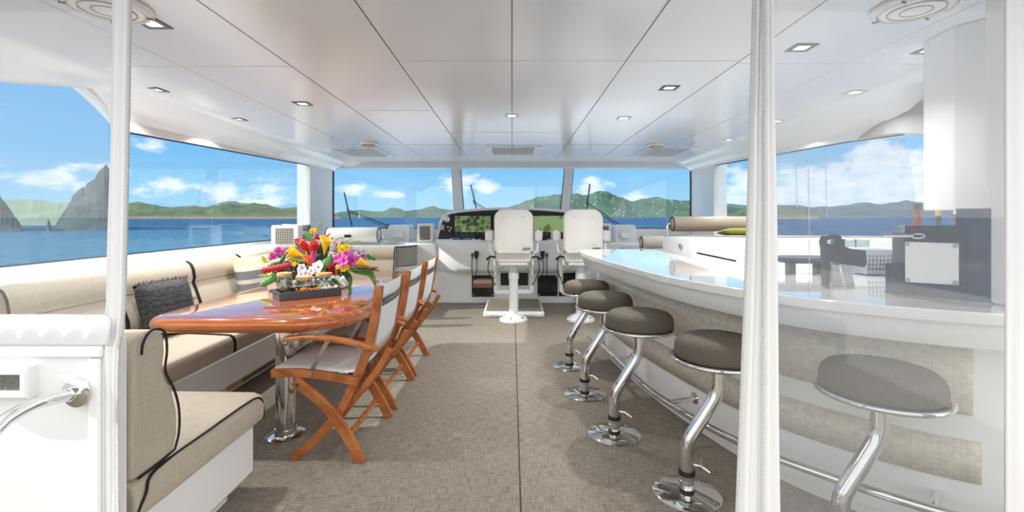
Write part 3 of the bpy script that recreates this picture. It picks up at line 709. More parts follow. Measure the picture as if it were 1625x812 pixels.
# step in front of the seats
r = thing('helm_step', 'low white step with woven tread before the left helm seat', 'step', (0,6.4,0))
MB().box((-.37,6.06,0),(.42,6.98,.075)).build('body', GEL, r, bev=.03, seg=4)
MB().box((-.335,6.10,.074),(.385,6.95,.088)).build('tread', FLOOR, r, bev=.006)
for x in (-.2,.2): MB().box((x-.09,6.045,.03),(x+.09,6.064,.055)).build('recess_handle', GELM, r, bev=.008)

def helm_chair(x, y, lab):
    r = thing('helm_chair', lab, 'helm seat', (0,0,0), 'helm seats')
    WM = mat('white_powder_coat', (238,238,238), .3)
    MB().lathe([(.175,0),(.175,.02),(.14,.05),(.075,.075),(.06,.09)], 36).build('base_flange', WM, r)
    MB().lathe([(.057,.06),(.057,.52),(.066,.52),(.066,.60),(.05,.60),(.05,.72)], 28).build('pedestal', WM, r)
    for k_ in range(6):
        a = k_*PI/3+.3; MB().lathe([(.01,.0),(.01,.012),(.003,.016)], 8, (.145*math.cos(a),.145*math.sin(a),.044)).build('bolt', STEEL, r)
    mb = MB(); mb.box((-.17,-.16,.70),(.17,.2,.735)); mb.build('seat_plate', WM, r, bev=.006)
    mb = MB(); mb.prism(rrect(-.22,.735,.22,.88,.05), -.17, .30, 'XZ'); mb.build('seat_cushion', CREAM, r, bev=.02, seg=3)
    # backrest with rounded shoulders
    prof = rrect(-.238,.865,.238,1.385,.12,8)
    prof = [(x_,z_) for x_, z_ in prof if z_ > 1.1]+rrect(-.238,.865,.238,1.385,.045,4)[10:]
    prof = [(x_*(1 if z_ > 1.0 else .97+.03*(z_-.865)/.135), z_) for x_, z_ in prof]
    mb = MB(); mb.rows([[(x_*sc_, -.20+dy+(.03*(z_-.87)), .865+(z_-.865)*1.0-(1-sc_)*.1) for x_, z_ in prof] for sc_, dy in ((.93,-.045),(.985,-.035),(1,-.015),(1,.05),(.97,.075))], True, True)
    bk = mb.build('backrest', CREAM, r, smooth=50)
    for bx, bz in ((-.115,1.295),(.115,1.295),(-.135,.975),(.135,.975)):
        MB().lathe([(.017,.0),(.017,-.004),(.012,-.006),(.010,-.003),(.001,-.003)], 16, (bx,-.247+.03*(bz-.87),bz), axis='Y').build('button', CREAM, bk)
    lg = MB(); lg.prism([(.095,.90),(.20,.90),(.208,.925),(.115,.925)], -.256,-.246, 'XZ'); lg.build('badge', STEEL, bk, smooth=0)
    tx = bpy.data.curves.new('badge_letters', 'FONT'); tx.body = 'STIDD'; tx.size = .026; tx.extrude = .0006; tx.align_x = 'CENTER'; tx.align_y = 'CENTER'; tx.shear = .3
    tmp = bpy.data.objects.new('badge_source', tx); S.collection.objects.link(tmp); bpy.context.view_layer.update()
    me_ = bpy.data.meshes.new_from_object(tmp.evaluated_get(bpy.context.evaluated_depsgraph_get())); bpy.data.objects.remove(tmp)
    me_.materials.clear(); me_.materials.append(BLACK); to_ = bpy.data.objects.new('badge_letters', me_); S.collection.objects.link(to_); to_.parent = bk; to_.location = (.153,-.2568,.9125); to_.rotation_euler = (PI/2,0,0)
    for s in (-1,1):
        a = MB(); a.prism(rrect(s*.305-.05,.985,s*.305+.05,1.125,.04), -.08, .28, 'XZ'); a.build('armrest', CREAM, r, bev=.018, seg=3)
        MB().tube([(s*.225,-.14,.84),(s*.29,-.1,.86),(s*.30,-.02,1.0)], .014, 10).build('arm_bracket', WM, r)
        MB().box((s*.235-.012,-.16,.70),(s*.235+.012,.12,.90)).build('side_plate', WM, r, bev=.004)
        MB().tube([(s*.23,-.17,.80),(s*.28,-.2,.815),(s*.33,-.2,.775)], [.012,.012,.015], 10).build('lever', BLACK, r)
        MB().tube(smooth_path([(s*.29,-.16,.80),(s*.31,-.2,.66),(s*.25,-.18,.50),(s*.22,-.15,.46)]), .006, 8).build('cable', RUB, r)
        MB().tube([(s*.10,-.12,.70),(s*.14,-.16,.665),(s*.19,-.14,.65)], .008, 8).build('adjuster', STEEL, r)
        for bz in (.45,.52,.80,.86): MB().lathe([(.008,0),(.007,-.006),(.001,-.008)], 8, (s*.235,-.165 if bz > .6 else .10,bz), axis='Y').build('screw', BLACK, r)
    # footrest frame hanging below the seat
    mb = MB(); o_ = [(-.25,.70),(-.25,.33),(.25,.33),(.25,.70)]; i_ = [(-.20,.70),(-.20,.375),(.20,.375),(.20,.70)]
    for a, b2 in zip([o_[0],o_[1],o_[2]], [o_[1],o_[2],o_[3]]): mb.tube([(a[0]*.92,.14,a[1]),(b2[0]*.92,.14,b2[1])], .01, sq=(.03,.04))
    mb.build('footrest_frame', WM, r, bev=.003)
    MB().box((-.19,.13,.34),(.19,.30,.36)).build('footrest', WM, r, bev=.006)
    r.location = (x, y, 0); return r
hc = helm_chair(.02, 5.92, 'white upholstered helm seat on a pedestal, centred over the step')
dup(hc, (.86,5.92,0), 'white upholstered helm seat on a pedestal, right-hand one beside the bar counter')

# =====================================================================
# PORT SEATING
# =====================================================================
sf = thing('sofa', 'beige linen L-shaped sofa with black piping along the port side', 'sofa', (-2.3,3.5,0))
MB().prism([(-2.72,1.50),(-1.22,1.50),(-1.22,2.24),(-2.0,2.24),(-2.0,6.64),(-2.72,6.64)], .09, .32, 'XY').build('base', GEL, sf, bev=.015)
MB().prism([(-2.72,1.50),(-1.30,1.50),(-1.30,2.16),(-2.08,2.16),(-2.08,6.6),(-2.72,6.6)], 0, .09, 'XY').build('toe_kick', GELM, sf, bev=.004)
GRT = mat('teak_grille', (206,160,112), .5)
gm = MB().box((-2.085,3.45,.02),(-2.07,4.55,.13)).build('vent_grille', GRT, sf, bev=.003)
mb = MB()
for i in range(7): mb.box((-2.07,3.62,.03+i*.0135),(-2.062,4.4,.036+i*.0135))
mb.build('slats', mat('grille_slats',(140,104,72),.5), gm, smooth=0)
def pipe_path(pts, par, r_=.006, closed=False, name='piping'):
    return MB().tube(pts, r_, 8, closed=closed).build(name, PIPE, par)
def seat_cushion(x0, x1, y0, y1, front='x', z0=.32, z1=.45):
    r_ = .045; mb = MB()
    if front == 'x':   # front edge faces +x
        pr = [(x0,z0),(x1-.01,z0),(x1,z0+.015),(x1+.005,z1-r_-.01),(x1-.008,z1-.018),(x1-.03,z1-.004),(x1-.06,z1),((x0+x1)/2,z1+.012),(x0,z1)]
        mb.prism(pr, y0+.004, y1-.004, 'XZ')
    o = mb.build('seat_cushion', LINEN, sf, bev=.012, seg=3)
    for yy in (y0+.006, y1-.006):
        if front == 'x': pipe_path([(a,yy,b_) for a, b_ in ((x1-.005,z0+.01),(x1+.006,z0+.02),(x1+.006,z1-.05),(x1-.006,z1-.016),(x1-.03,z1),(x1-.06,z1+.003),((x0+x1)/2,z1+.014),(x0+.05,z1+.004))], o)
    return o
for y0, y1 in ((2.28,3.38),(3.38,4.5),(4.5,5.6),(5.6,6.4)): seat_cushion(-2.62,-1.985,y0,y1)
# backrest cushions along the side: head roll above, lumbar below
BPX = [(-2.70,.45),(-2.56,.45),(-2.535,.50),(-2.54,.60),(-2.575,.70),(-2.60,.765),(-2.588,.80),(-2.60,.87),(-2.62,.91),(-2.655,.935),(-2.70,.935)]
def back_cushion(y0, y1):
    mb = MB(); mb.prism([(a,b_) for a, b_ in BPX], y0+.006, y1-.006, 'XZ'); o = mb.build('backrest_cushion', LINEN, sf, bev=.012, seg=3)
    for yy in (y0+.008, y1-.008): pipe_path([(a+.004,yy,b_) for a, b_ in BPX[1:-1]], o)
    MB().tube([(-2.598,y0+.01,.767),(-2.598,y1-.01,.767)], .003, 6).build('seam', mat('linen_seam',(150,136,114),.9), o)
for y0, y1 in ((2.42,3.12),(3.12,3.85),(3.85,4.54),(4.54,5.28),(5.28,6.0),(6.0,6.6)): back_cushion(y0, y1)
# forward end of the sofa, backrest facing aft
def fwd_back(x0, x1):
    y = 6.62; pr = [(y,.45),(y-.14,.45),(y-.165,.50),(y-.15,.60),(y-.115,.68),(y-.10,.71),(y-.118,.75),(y-.105,.82),(y-.07,.865),(y-.03,.88),(y,.88)]
    mb = MB(); mb.prism(pr, x0, x1, 'YZ'); o = mb.build('backrest_cushion', LINEN, sf, bev=.012, seg=3)
    pipe_path([(x1-.002,a-.004,b_) for a, b_ in pr[1:-1]], o)
    return o
fwd_back(-2.55,-1.62)
o = MB().prism([(6.5,.32),(5.98,.32),(5.955,.35),(5.955,.42),(5.99,.45),(6.5,.455)], -2.0, -1.62, 'YZ').build('seat_cushion', LINEN, sf, bev=.012, seg=3)
pipe_path([(-1.625,a,b_) for a, b_ in ((6.45,.458),(5.99,.454),(5.95,.42),(5.95,.35),(5.975,.325))], o)
MB().box((-2.0,6.0,.0),(-1.66,6.62,.32)).build('base', GEL, sf, bev=.01)
# aft leg of the L near the camera: seat, backrest with shaped end
pr = [(-2.72,.32),(-1.21,.32),(-1.195,.335),(-1.19,.40),(-1.205,.44),(-1.24,.455),(-2.0,.465),(-2.72,.455)]
o = MB().prism(pr, 1.50, 2.28, 'XZ').build('seat_cushion', LINEN, sf, bev=.018, seg=3)
pipe_path(smooth_path([(-1.20,1.50,.33),(-1.186,1.53,.40),(-1.203,1.60,.446),(-1.207,1.9,.449),(-1.207,2.15,.449),(-1.20,2.24,.44),(-1.195,2.27,.40),(-1.2,2.283,.33)], 5), o, .0048)
pr = [(1.50,.455),(1.50,.89),(1.515,.912),(1.56,.920),(1.615,.916),(1.64,.89),(1.646,.83),(1.636,.775),(1.648,.74),(1.682,.68),(1.705,.60),(1.705,.52),(1.685,.47),(1.65,.455)]
o = MB().prism(pr, -2.70, -1.205, 'YZ').build('backrest_cushion', LINEN, sf, bev=.015, seg=3)
pipe_path(smooth_path([(-1.203,1.535,.85),(-1.203,1.54,.885),(-1.203,1.57,.918),(-1.203,1.615,.915),(-1.203,1.641,.89),(-1.203,1.648,.83),(-1.203,1.639,.775),(-1.203,1.651,.74),(-1.203,1.685,.68),(-1.203,1.708,.60),(-1.203,1.707,.52),(-1.203,1.687,.47)], 3), o, .0042)
pipe_path(smooth_path([(-1.203,1.687,.47),(-1.203,1.60,.459),(-1.203,1.52,.457)], 3), o, .0042)

# raised forward lounge with a head bolster
r = thing('lounge_chaise', 'raised white forward chaise with grey quilted pad, port side of the helm', 'lounger', (-2.1,7.1,0))
MB().prism([(-2.9,6.66),(-1.62,6.66),(-1.45,6.75),(-1.30,7.05),(-1.30,7.42),(-2.9,7.42)], 0, .58, 'XY').build('base', GEL, r, bev=.02)
pp = [(-2.9,6.68),(-1.78,6.68),(-1.62,6.74),(-1.48,6.88),(-1.42,7.05),(-1.42,7.38),(-2.9,7.38)]
pd = MB().prism(pp, .58, .86, 'XY').build('pad', TAUPE, r, bev=.02, seg=3)
MB().prism([(a-.01,b_) for a, b_ in pp], .861, .872, 'XY').build('pad_top', CREAM, r, bev=.004)
pipe_path([(a,b_,.864) for a, b_ in pp[1:6]], pd, .007)
MB().tube([(-1.64,6.72,.60),(-1.64,6.72,.85)], .003, 6).build('seam', PIPE, pd)
def bolster(name, lab, x0, x1, y, z_, R, m_, bx, bracket=True, down=.09):
    r = thing(name, lab, 'bolster', (x0, y, z_-R-.05))
    ln = x1-x0
    o = MB().lathe([(.001,0),(R*.55,.0),(R*.9,.006),(R,.025),(R,ln-.025),(R*.9,ln-.006),(.001,ln)], 28, (x0,y,z_), axis='X').build('roll', m_, r)
    ends = [(x0,-1),(x1,1)]
    for e_, s_ in ends:
        MB().tube([(e_+s_*(-.004),y+R*.93*math.cos(a),z_+R*.93*math.sin(a)) for a in [2*PI*k_/24 for k_ in range(24)]], .006, 6, closed=True).build('piping', PIPE, o)
    if bracket:
        s_ = 1 if bx > x1-.01 else -1; e_ = x1 if s_ > 0 else x0
        MB().tube(smooth_path([(e_-s_*.03,y,z_),(e_+s_*.03,y,z_+.0),(e_+s_*.05,y,z_-.03),(e_+s_*.05,y,z_-R-down)], 6), .016, 12).build('bracket', CHROME, r)
    return r
bolster('head_bolster', 'long cream head bolster on a chrome bracket above the port chaise', -2.75,-1.98,7.05,1.02,.115,CREAM,-1.9)
r = bpy.data.objects['head_bolster']; MB().box((-2.46,6.925,.99),(-2.36,6.94,1.03)).build('strap_buckle', BLACK, r, bev=.003)

# cushions
def pillow(name, lab, c, w, hgt, th, m_, rx, rz, extra=None):
    root = thing(name, lab, 'cushion', tuple(c))
    mb = MB(); nu = 12; R = Matrix.Rotation(rz,3,'Z')@Matrix.Rotation(rx,3,'X')
    def P(u, v, s):
        a, b_ = u*2-1, v*2-1
        e = max(0,(1-a**4))**.5*max(0,(1-b_**4))**.5
        k_ = 1-.06*(1-abs(a)**2)*0 
        x = a*w/2*(1-.05*(1-b_*b_)); z_ = b_*hgt/2*(1-.05*(1-a*a))
        return R@Vector((x, s*th/2*e, z_))+Vector(c)
    for s in (-1,1):
        mb.rows([[P(i/nu,j/nu,s) for i in range(nu+1)] for j in range(nu+1)])
    bmesh.ops.remove_doubles(mb.bm, verts=mb.bm.verts, dist=1e-5)
    o = mb.build('cover', m_, root, smooth=80)
    if extra: extra(root, R, Vector(c))
    return root
DKP = mat('charcoal_slub', (58,58,62), .9); t, b, n, mm = nmat(DKP)
g = n('ShaderNodeTexCoord'); wv = n('ShaderNodeTexWave'); wv.bands_direction = 'Z'; wv.inputs['Scale'].default_value = 9; wv.inputs['Distortion'].default_value = 9; wv.inputs['Detail'].default_value = 6; wv.inputs['Detail Scale'].default_value = 3; t.links.new(g.outputs['Object'], wv.inputs[0])
t.links.new(mixc(t, n, wv.outputs[1], (44,45,49), (70,70,74)), b.inputs['Base Color'])
def fringe(root, R, c):
    for row, (zz, nn) in enumerate(((.185,46),(.03,40))):
        mb = MB(); 
        for i in range(nn):
            x = -.21+.42*i/(nn-1); y0 = -.012 if row == 0 else -.062
            p0 = Vector((x, y0, zz)); p1 = p0+Vector((random.uniform(-.01,.01), -.012, random.uniform(.012,.028) if row == 0 else -random.uniform(.015,.03)))
            mb.tube([R@p0+c, R@p1+c], [.0025,.0012], 4)
        o = mb.build('fringe', DKP, root, smooth=0); o['kind'] = 'stuff'
pillow('throw_pillow', 'charcoal throw pillow with ragged fringe on the port sofa', (-2.44,3.35,.655), .44,.38,.14, DKP, math.radians(-16), math.radians(82), fringe)
STR = mat('striped_cushion', (200,196,180), .85); t, b, n, mm = nmat(STR)
g = n('ShaderNodeTexCoord'); sp = n('ShaderNodeSeparateXYZ'); t.links.new(g.outputs['Object'], sp.inputs[0])
rp = n('ShaderNodeValToRGB'); rp.color_ramp.interpolation = 'CONSTANT'; t.links.new(mm('ADD', mm('MULTIPLY', sp.outputs[2], 2.6), .5), rp.inputs[0])
E = rp.color_ramp.elements; E[0].color = lin((206,200,186)); E[0].position = 0; E[1].color = lin((122,124,128)); E[1].position = .3
for p_, c_ in ((.45,(206,200,186)),(.55,(122,124,128)),(.75,(226,222,208)),(.88,(232,222,160))): q = E.new(p_); q.color = lin(c_)
t.links.new(rp.outputs[0], b.inputs['Base Color'])
pillow('throw_pillow', 'grey and cream striped pillow with yellow edge behind the flowers on the sofa', (-2.43,4.50,.70), .50,.46,.14, STR, math.radians(-14), math.radians(80))
pillow('throw_pillow', 'small striped pillow with yellow top on the forward port ledge', (-2.62,5.75,1.10), .34,.22,.12, STR, math.radians(10), math.radians(10))
YEL = linen('pale_yellow_linen', (216,208,150), (230,222,170))
pillow('throw_pillow', 'pale yellow pillow seen through the port vinyl above the half door', (-2.14,1.98,.66), .44,.40,.14, YEL, math.radians(40), math.radians(20))
OLV = linen('olive_linen', (112,116,36), (140,142,56))
pillow('throw_pillow', 'olive yellow pillow on the starboard chaise under the brown bolster', (2.45,5.02,1.135), .50,.18,.07, OLV, math.radians(80), math.radians(0))

# =====================================================================
# TABLE
# =====================================================================
tb = thing('dining_table', 'varnished teak dining table with thick rounded edge on a chrome pedestal', 'table', (-1.34,3.2,0))
X0, X1, Y0, Y1 = -1.97, -.84, 2.46, 4.68
def outline(ins, n_=10):
    # near-left corner tight, near-right and far corners generous
    out = []
    for cx_, cy_, r_, a in ((X1-.28,Y1-.28,.28,0),(X0+.22,Y1-.22,.22,90),(X0+.16,Y0+.16,.16,180),(X1-.38,Y0+.38,.38,270)):
        for k_ in range(n_+1):
            t_ = math.radians(a+90*k_/n_); out.append((cx_+(r_-ins)*math.cos(t_), cy_+(r_-ins)*math.sin(t_)))
    return out
mb = MB(); rws = []
for k_ in range(9):
    a = -PI/2+PI*k_/8; rws.append([(x,y,.722+.038*math.sin(a)) for x, y in outline(.038-.038*math.cos(a)+.0)])
mb.rows(rws, True, True); tp = mb.build('tabletop', TEAKG, tb, smooth=40)
INL = mat('dark_inlay', (70,30,12), .12, coat=1)
mb = MB(); a_, b2 = outline(.06), outline(.066)
mb.rows([[(x,y,.7605) for x, y in a_],[(x,y,.7606) for x, y in b2]], True)
R0 = None
mb.build('inlay_line', INL, tp, smooth=0)
MB().lathe([(.056,.03),(.056,.69),(.12,.69)], 40, (-1.34,2.80,0)).build('pedestal', CHROME, tb)
MB().lathe([(.11,0),(.11,.012),(.1,.018),(.062,.02),(.060,.05)], 40, (-1.34,2.80,0)).build('base_plate', CHROME, tb)
MB().lathe([(.001,.0),(.035,.005),(.038,.04),(.028,.09),(.02,.11),(.001,.115)], 20, (-1.275,2.78,.53)).build('release_knob', STEEL, tb)
MB().lathe([(.056,.03),(.056,.69),(.12,.69)], 40, (-1.34,3.95,0)).build('pedestal', CHROME, tb)
MB().lathe([(.11,0),(.11,.012),(.1,.018),(.062,.02),(.060,.05)], 40, (-1.34,3.95,0)).build('base_plate', CHROME, tb)

# =====================================================================
# FOLDING TEAK CHAIRS (facing the table, -x)
# =====================================================================
def sweep_xz(path, y, w, h_, name, m_, par, bev=.004):
    P = [Vector((a, 0, b_)) for a, b_ in path]; rows = []
    for i in range(len(P)):
        t_ = (P[min(i+1,len(P)-1)]-P[max(i-1,0)]).normalized(); nrm = Vector((-t_.z, 0, t_.x))
        hh = h_[i] if isinstance(h_, (list,tuple)) else h_
        rows.append([P[i]+nrm*s1*hh/2+Vector((0, y+s2*w/2, 0)) for s1, s2 in ((-1,-1),(1,-1),(1,1),(-1,1))])
    mb = MB(); mb.rows(rows, True, True); return mb.build(name, m_, par, bev=bev)
def sp2(pts, n_=6): return [(v.x, v.z) for v in smooth_path([(a,0,b_) for a, b_ in pts], n_)]
ch = thing('folding_chair', 'x', 'chair', (0,0,0), 'folding chairs at the table')
for s in (-1,1):
    sweep_xz(sp2([(-.145,.435),(.0,.315),(.10,.19),(.165,.08),(.205,.0)]), s*.283, .026, .056, 'leg', TEAK, ch)
    sweep_xz(sp2([(-.175,.0),(-.04,.12),(.085,.27),(.16,.42),(.215,.55),(.255,.70),(.275,.82),(.29,.93)]), s*.252, .026, .046, 'leg', TEAK, ch)
    sweep_xz(sp2([(-.275,.468),(-.15,.472),(.0,.458),(.185,.425)]), s*.275, .024, .044, 'seat_rail', TEAK, ch)
    ar_ = MB(); pth = smooth_path([(-.20,s*.295,.655),(-.05,s*.295,.665),(.12,s*.295,.645),(.30,s*.285,.598)], 6)
    ar_.tube(pth, .01, sq=(.052,.022)); ar_.build('armrest', TEAK, ch, bev=.006)
    lk = MB(); lk.tube([(.03,s*.292,.645),(-.07,s*.28,.465)], .01, sq=(.006,.024)); lk = lk.build('link_strap', STEEL, ch, bev=.002)
    MB().lathe([(.011,-.006),(.011,.006),(.002,.009)], 12, (-.066,s*.285,.472), axis='Y').build('rivet', CHROME, lk)
    MB().lathe([(.011,-.015),(.011,.015)], 12, (-.125,s*.295,.418), axis='Y').build('pivot_bolt', CHROME, ch)
    # cross folding slat behind the back
    sweep_xz(sp2([(.06,.20),(.17,.34),(.27,.47),(.335,.58)]), s*.205, .02, .036, 'folding_slat', TEAK, ch)
for x, z_, nm in ((-.12,.42,'stretcher'),(.13,.13,'stretcher'),(.20,.54,'stretcher'),(-.27,.47,'front_rail')):
    MB().box((x-.012,-.25,z_-.012),(x+.012,.25,z_+.012)).build(nm, TEAK, ch, bev=.004)
mb = MB(); rws = []
for i in range(9):
    f = i/8; x = -.275+.445*f; z_ = .488-.012*math.sin(PI*f)-.045*max(0,f-.5); rws.append([(x, y_, z_-.006*(1-(y_/.25)**2)) for y_ in (-.25,-.15,-.05,.05,.15,.25)])
mb.rows(rws); mb.build('seat_sling', FABW, ch, solid=.004, smooth=80)
EDG = mat('grey_webbing', (170,174,178), .6)
bs = [(.222,.54),(.248,.62),(.262,.70),(.277,.80),(.285,.87),(.29,.925)]
mb = MB(); mb.rows([[(x-.0+.018*(1-(y_/.25)**2)+0, y_, z_) for y_ in (-.255,-.17,-.08,0,.08,.17,.255)] for x, z_ in bs]); mb.build('back_sling', FABW, ch, solid=.004, smooth=80)
for s in (-1,1):
    mb = MB(); mb.rows([[(x+.003+.014*(1-(y_/.25)**2), y_*s, z_) for y_ in (.20,.25)] for x, z_ in bs]); mb.build('edge_webbing', EDG, ch, solid=.006, smooth=80)
mb = MB(); mb.rows([[(x+.006+.018*(1-(y_/.25)**2), y_, z_) for y_ in (-.26,-.17,-.08,0,.08,.17,.26)] for x, z_ in ((.270,.800),(.276,.832),(.282,.855))]); mb.build('back_strap', GUN, ch, solid=.005, smooth=80)
ch.location = (-1.0,2.78,0); ch['label'] = 'folding teak chair with white canvas sling, nearest the camera at the table'
dup(ch, (-1.0,3.47,0), 'folding teak chair with white canvas sling, middle of the three at the table', group='folding chairs at the table')
dup(ch, (-1.0,4.13,0), 'folding teak chair with white canvas sling, furthest of the three by the helm', group='folding chairs at the table')
# =====================================================================
# BAR
# =====================================================================
bar = thing('bar_counter', 'curved white bar counter with glossy quartz top and mosaic bands', 'bar', (1.1,3.4,0))
EC = [(1.42,4.76),(.95,4.76),(.74,4.70),(.64,4.55),(.645,4.2),(.68,3.8),(.735,3.3),(.82,2.75),(.92,2.4),(1.05,2.12),(1.2,1.9),(1.42,1.72),(1.68,1.59),(2.1,1.50),(2.95,1.46)]
EC = [(v.x, v.y) for v in smooth_path([(a,b_,0) for a, b_ in EC], 5)]
def inset(curve, d_):
    out = []
    for i in range(len(curve)):
        a, b_ = curve[max(i-1,0)], curve[min(i+1,len(curve)-1)]; tx_, ty_ = b_[0]-a[0], b_[1]-a[1]; L_ = math.hypot(tx_,ty_) or 1
        out.append((curve[i][0]-ty_/L_*d_, curve[i][1]+tx_/L_*d_))
    return out
ECi = inset(EC, .0)
back = [(2.95,2.95),(1.42,2.95)]
def ring(c): return c+back
mb = MB(); mb.prism(ring(EC), .925, .97, 'XY'); ctop = mb.build('countertop', QUARTZ, bar, bev=.008, seg=3)
FC = [(1.40,4.60),(1.1,4.60),(.93,4.54),(.87,4.40),(.88,4.15),(.95,3.6),(1.07,3.0),(1.22,2.5),(1.42,2.15),(1.78,1.83),(2.3,1.66),(2.95,1.62)]
FC = [(v.x, v.y) for v in smooth_path([(a,b_,0) for a, b_ in FC], 6)]
sgn = 1 if inset(EC,.05)[30][0] > EC[30][0] else -1
EI = inset(EC, sgn*.035)
def resamp(c, n_):
    L_ = [0]
    for a, b_ in zip(c, c[1:]): L_.append(L_[-1]+math.hypot(b_[0]-a[0], b_[1]-a[1]))
    out = []; j = 0
    for i in range(n_):
        t_ = L_[-1]*i/(n_-1)
        while j < len(c)-2 and L_[j+1] < t_: j += 1
        f = (t_-L_[j])/max(L_[j+1]-L_[j], 1e-9); out.append((c[j][0]+(c[j+1][0]-c[j][0])*f, c[j][1]+(c[j+1][1]-c[j][1])*f))
    return out
NB = 90; E2, F2 = resamp(EI, NB), resamp(FC, NB)
mb = MB(); mb.rows([[(x,y,.926) for x, y in E2],[(x,y,.905) for x, y in E2],[(x*.92+a*.08,y*.92+b_*.08,.85) for (x,y),(a,b_) in zip(E2,F2)],[(x*.88+a*.12,y*.88+b_*.12,.832) for (x,y),(a,b_) in zip(E2,F2)],[(x,y,.815) for x, y in F2]]); mb.build('apron', GEL, bar)
mb = MB(); F3 = inset(FC, .03*(1 if inset(FC,.05)[30][0] > FC[30][0] else -1))
mb.rows([[(x,y,.82) for x, y in F2],[(x,y,.06) for x, y in F2]])
mb.rows([[(x,y,.06) for x, y in F2],[(x,y,.06) for x, y in resamp(F3,NB)],[(x,y,0) for x, y in resamp(F3,NB)]]); mb.build('front_panel', GEL, bar)
MB().prism([(1.40,4.60),(1.40,3.02),(1.36,3.02),(1.36,4.60)], 0, .925, 'XY').build('back_panel', GELM, bar)
MB().prism([(1.40,3.02),(2.95,3.02),(2.95,2.98),(1.40,2.98)], 0, .925, 'XY').build('back_panel', GELM, bar)
def band(z0, z1, lastx):
    off = -.005*(1 if inset(FC,.05)[30][0] > FC[30][0] else -1); c = [p for p in resamp(inset(FC, off), 200) if p[0] < lastx and p[1] < 4.45]
    mb = MB(); bm = mb.bm; L_ = bm.loops.layers.uv.verify(); u_ = 0; prev = None
    for p_, q_ in zip(c, c[1:]):
        du = math.hypot(q_[0]-p_[0], q_[1]-p_[1]); vs = [bm.verts.new(v) for v in ((p_[0],p_[1],z0),(q_[0],q_[1],z0),(q_[0],q_[1],z1),(p_[0],p_[1],z1))]
        f = bm.faces.new(vs)
        for lp, uv_ in zip(f.loops, ((u_,z0),(u_+du,z0),(u_+du,z1),(u_,z1))): lp[L_].uv = uv_
        u_ += du
    bmesh.ops.remove_doubles(bm, verts=bm.verts, dist=1e-6)
    mb.build('mosaic_band', TILE, bar, solid=.008, smooth=60)
band(.53,.81,1.79); band(.27,.43,1.82)
# chrome foot rail on brackets
FR = smooth_path([(.70,4.35,.2),(.76,4.05,.2),(.82,3.5,.2),(.875,3.0,.2),(.985,2.59,.2),(1.11,2.30,.2),(1.24,2.11,.2),(1.5,1.84,.2),(1.8,1.62,.2),(2.2,1.48,.2)], 8)
fr_ = MB().tube(FR, .019, 14).build('foot_rail', CHROME, bar)
for x, y, fx, fy in ((.80,3.65,.945,3.68),(.93,2.80,1.12,2.86),(1.58,1.78,1.72,1.90)):
    dv = Vector((fx-x, fy-y, 0)); MB().tube([(x,y,.2),(fx,fy,.2)], .014, 12).build('rail_bracket', CHROME, fr_)
    dn = dv.normalized(); e_ = Vector((fx,fy,.2)); MB().tube([e_-dn*.016, e_-dn*.012, e_-dn*.0, e_+dn*.02], [.03,.04,.042,.042], 24).build('flange', CHROME, fr_)

# =====================================================================
# STOOLS
# =====================================================================
st = thing('bar_stool', 'x', 'bar stool', (0,0,0), 'bar stools along the counter')
MB().lathe([(.152,0),(.155,.004),(.146,.010),(.05,.015),(.036,.018)], 48).build('base_plate', CHROME, st)
for k_ in range(4):
    a = k_*PI/2+.8; MB().lathe([(.007,.012),(.006,.016),(.001,.017)], 10, (.128*math.cos(a),.128*math.sin(a),0)).build('screw', STEEL, st)
MB().lathe([(.034,.014),(.034,.05),(.036,.052),(.036,.068),(.034,.07),(.034,.095)], 28).build('collar', CHROME, st)
MB().lathe([(.0365,.092),(.037,.095),(.037,.110),(.0365,.112)], 28).build('rubber_ring', RUB, st)
MB().lathe([(.035,.0),(.0355,.002),(.0355,.010),(.035,.012)], 28, (0,0,.018)).build('rubber_ring', RUB, st)
pa = smooth_path([(0,0,.10),(0,0,.20),(.004,0,.235),(.022,0,.275),(.11,0,.415),(.135,0,.46),(.146,0,.50),(.148,0,.55),(.148,0,.622)], 6)
MB().tube(pa, .031, 28).build('post', CHROME, st)
lv = MB().tube(smooth_path([(.03,.0,.135),(.055,-.01,.137),(.07,-.015,.13),(.098,-.025,.112)], 4), [.005]*6+[.005,.005,.006,.006,.006,.006,.005], 8).build('lever', CHROME, st)
MB().tube([(.062,-.01,.115),(.062,-.01,.158)], .004, 8).build('pin', CHROME, st)
O = (.148,0,.622)
MB().lathe([(.03,-.012),(.06,-.006),(.17,.0),(.20,.006),(.20,.012)], 40, O).build('seat_pan', STEEL, st)
MB().tube([(O[0]+.207*math.cos(2*PI*k_/56), .207*math.sin(2*PI*k_/56), O[2]+.012) for k_ in range(56)], .0105, 12, closed=True).build('seat_ring', CHROME, st)
MB().lathe([(.180,.014),(.193,.022),(.198,.04),(.197,.065),(.190,.088),(.172,.105),(.145,.114),(.10,.120),(.05,.123),(.002,.124)], 64, O, uv=True).build('seat_cushion', FABD, st, smooth=70)
st.location = (.50,4.11,0); st['label'] = 'round bar stool with patterned grey seat, furthest from the camera'
dup(st, (.533,3.46,0), 'round bar stool with patterned grey seat, second from the far end of the bar', group='bar stools along the counter')
dup(st, (.61,2.82,0), 'round bar stool with patterned grey seat, third from the far end of the bar', group='bar stools along the counter')
dup(st, (.82,2.216,0), 'round bar stool with patterned grey seat, partly cut off by the starboard curtain', group='bar stools along the counter')
dup(st, (1.245,1.79,0), 'round bar stool seen hazy through the starboard clear vinyl', group='bar stools along the counter')

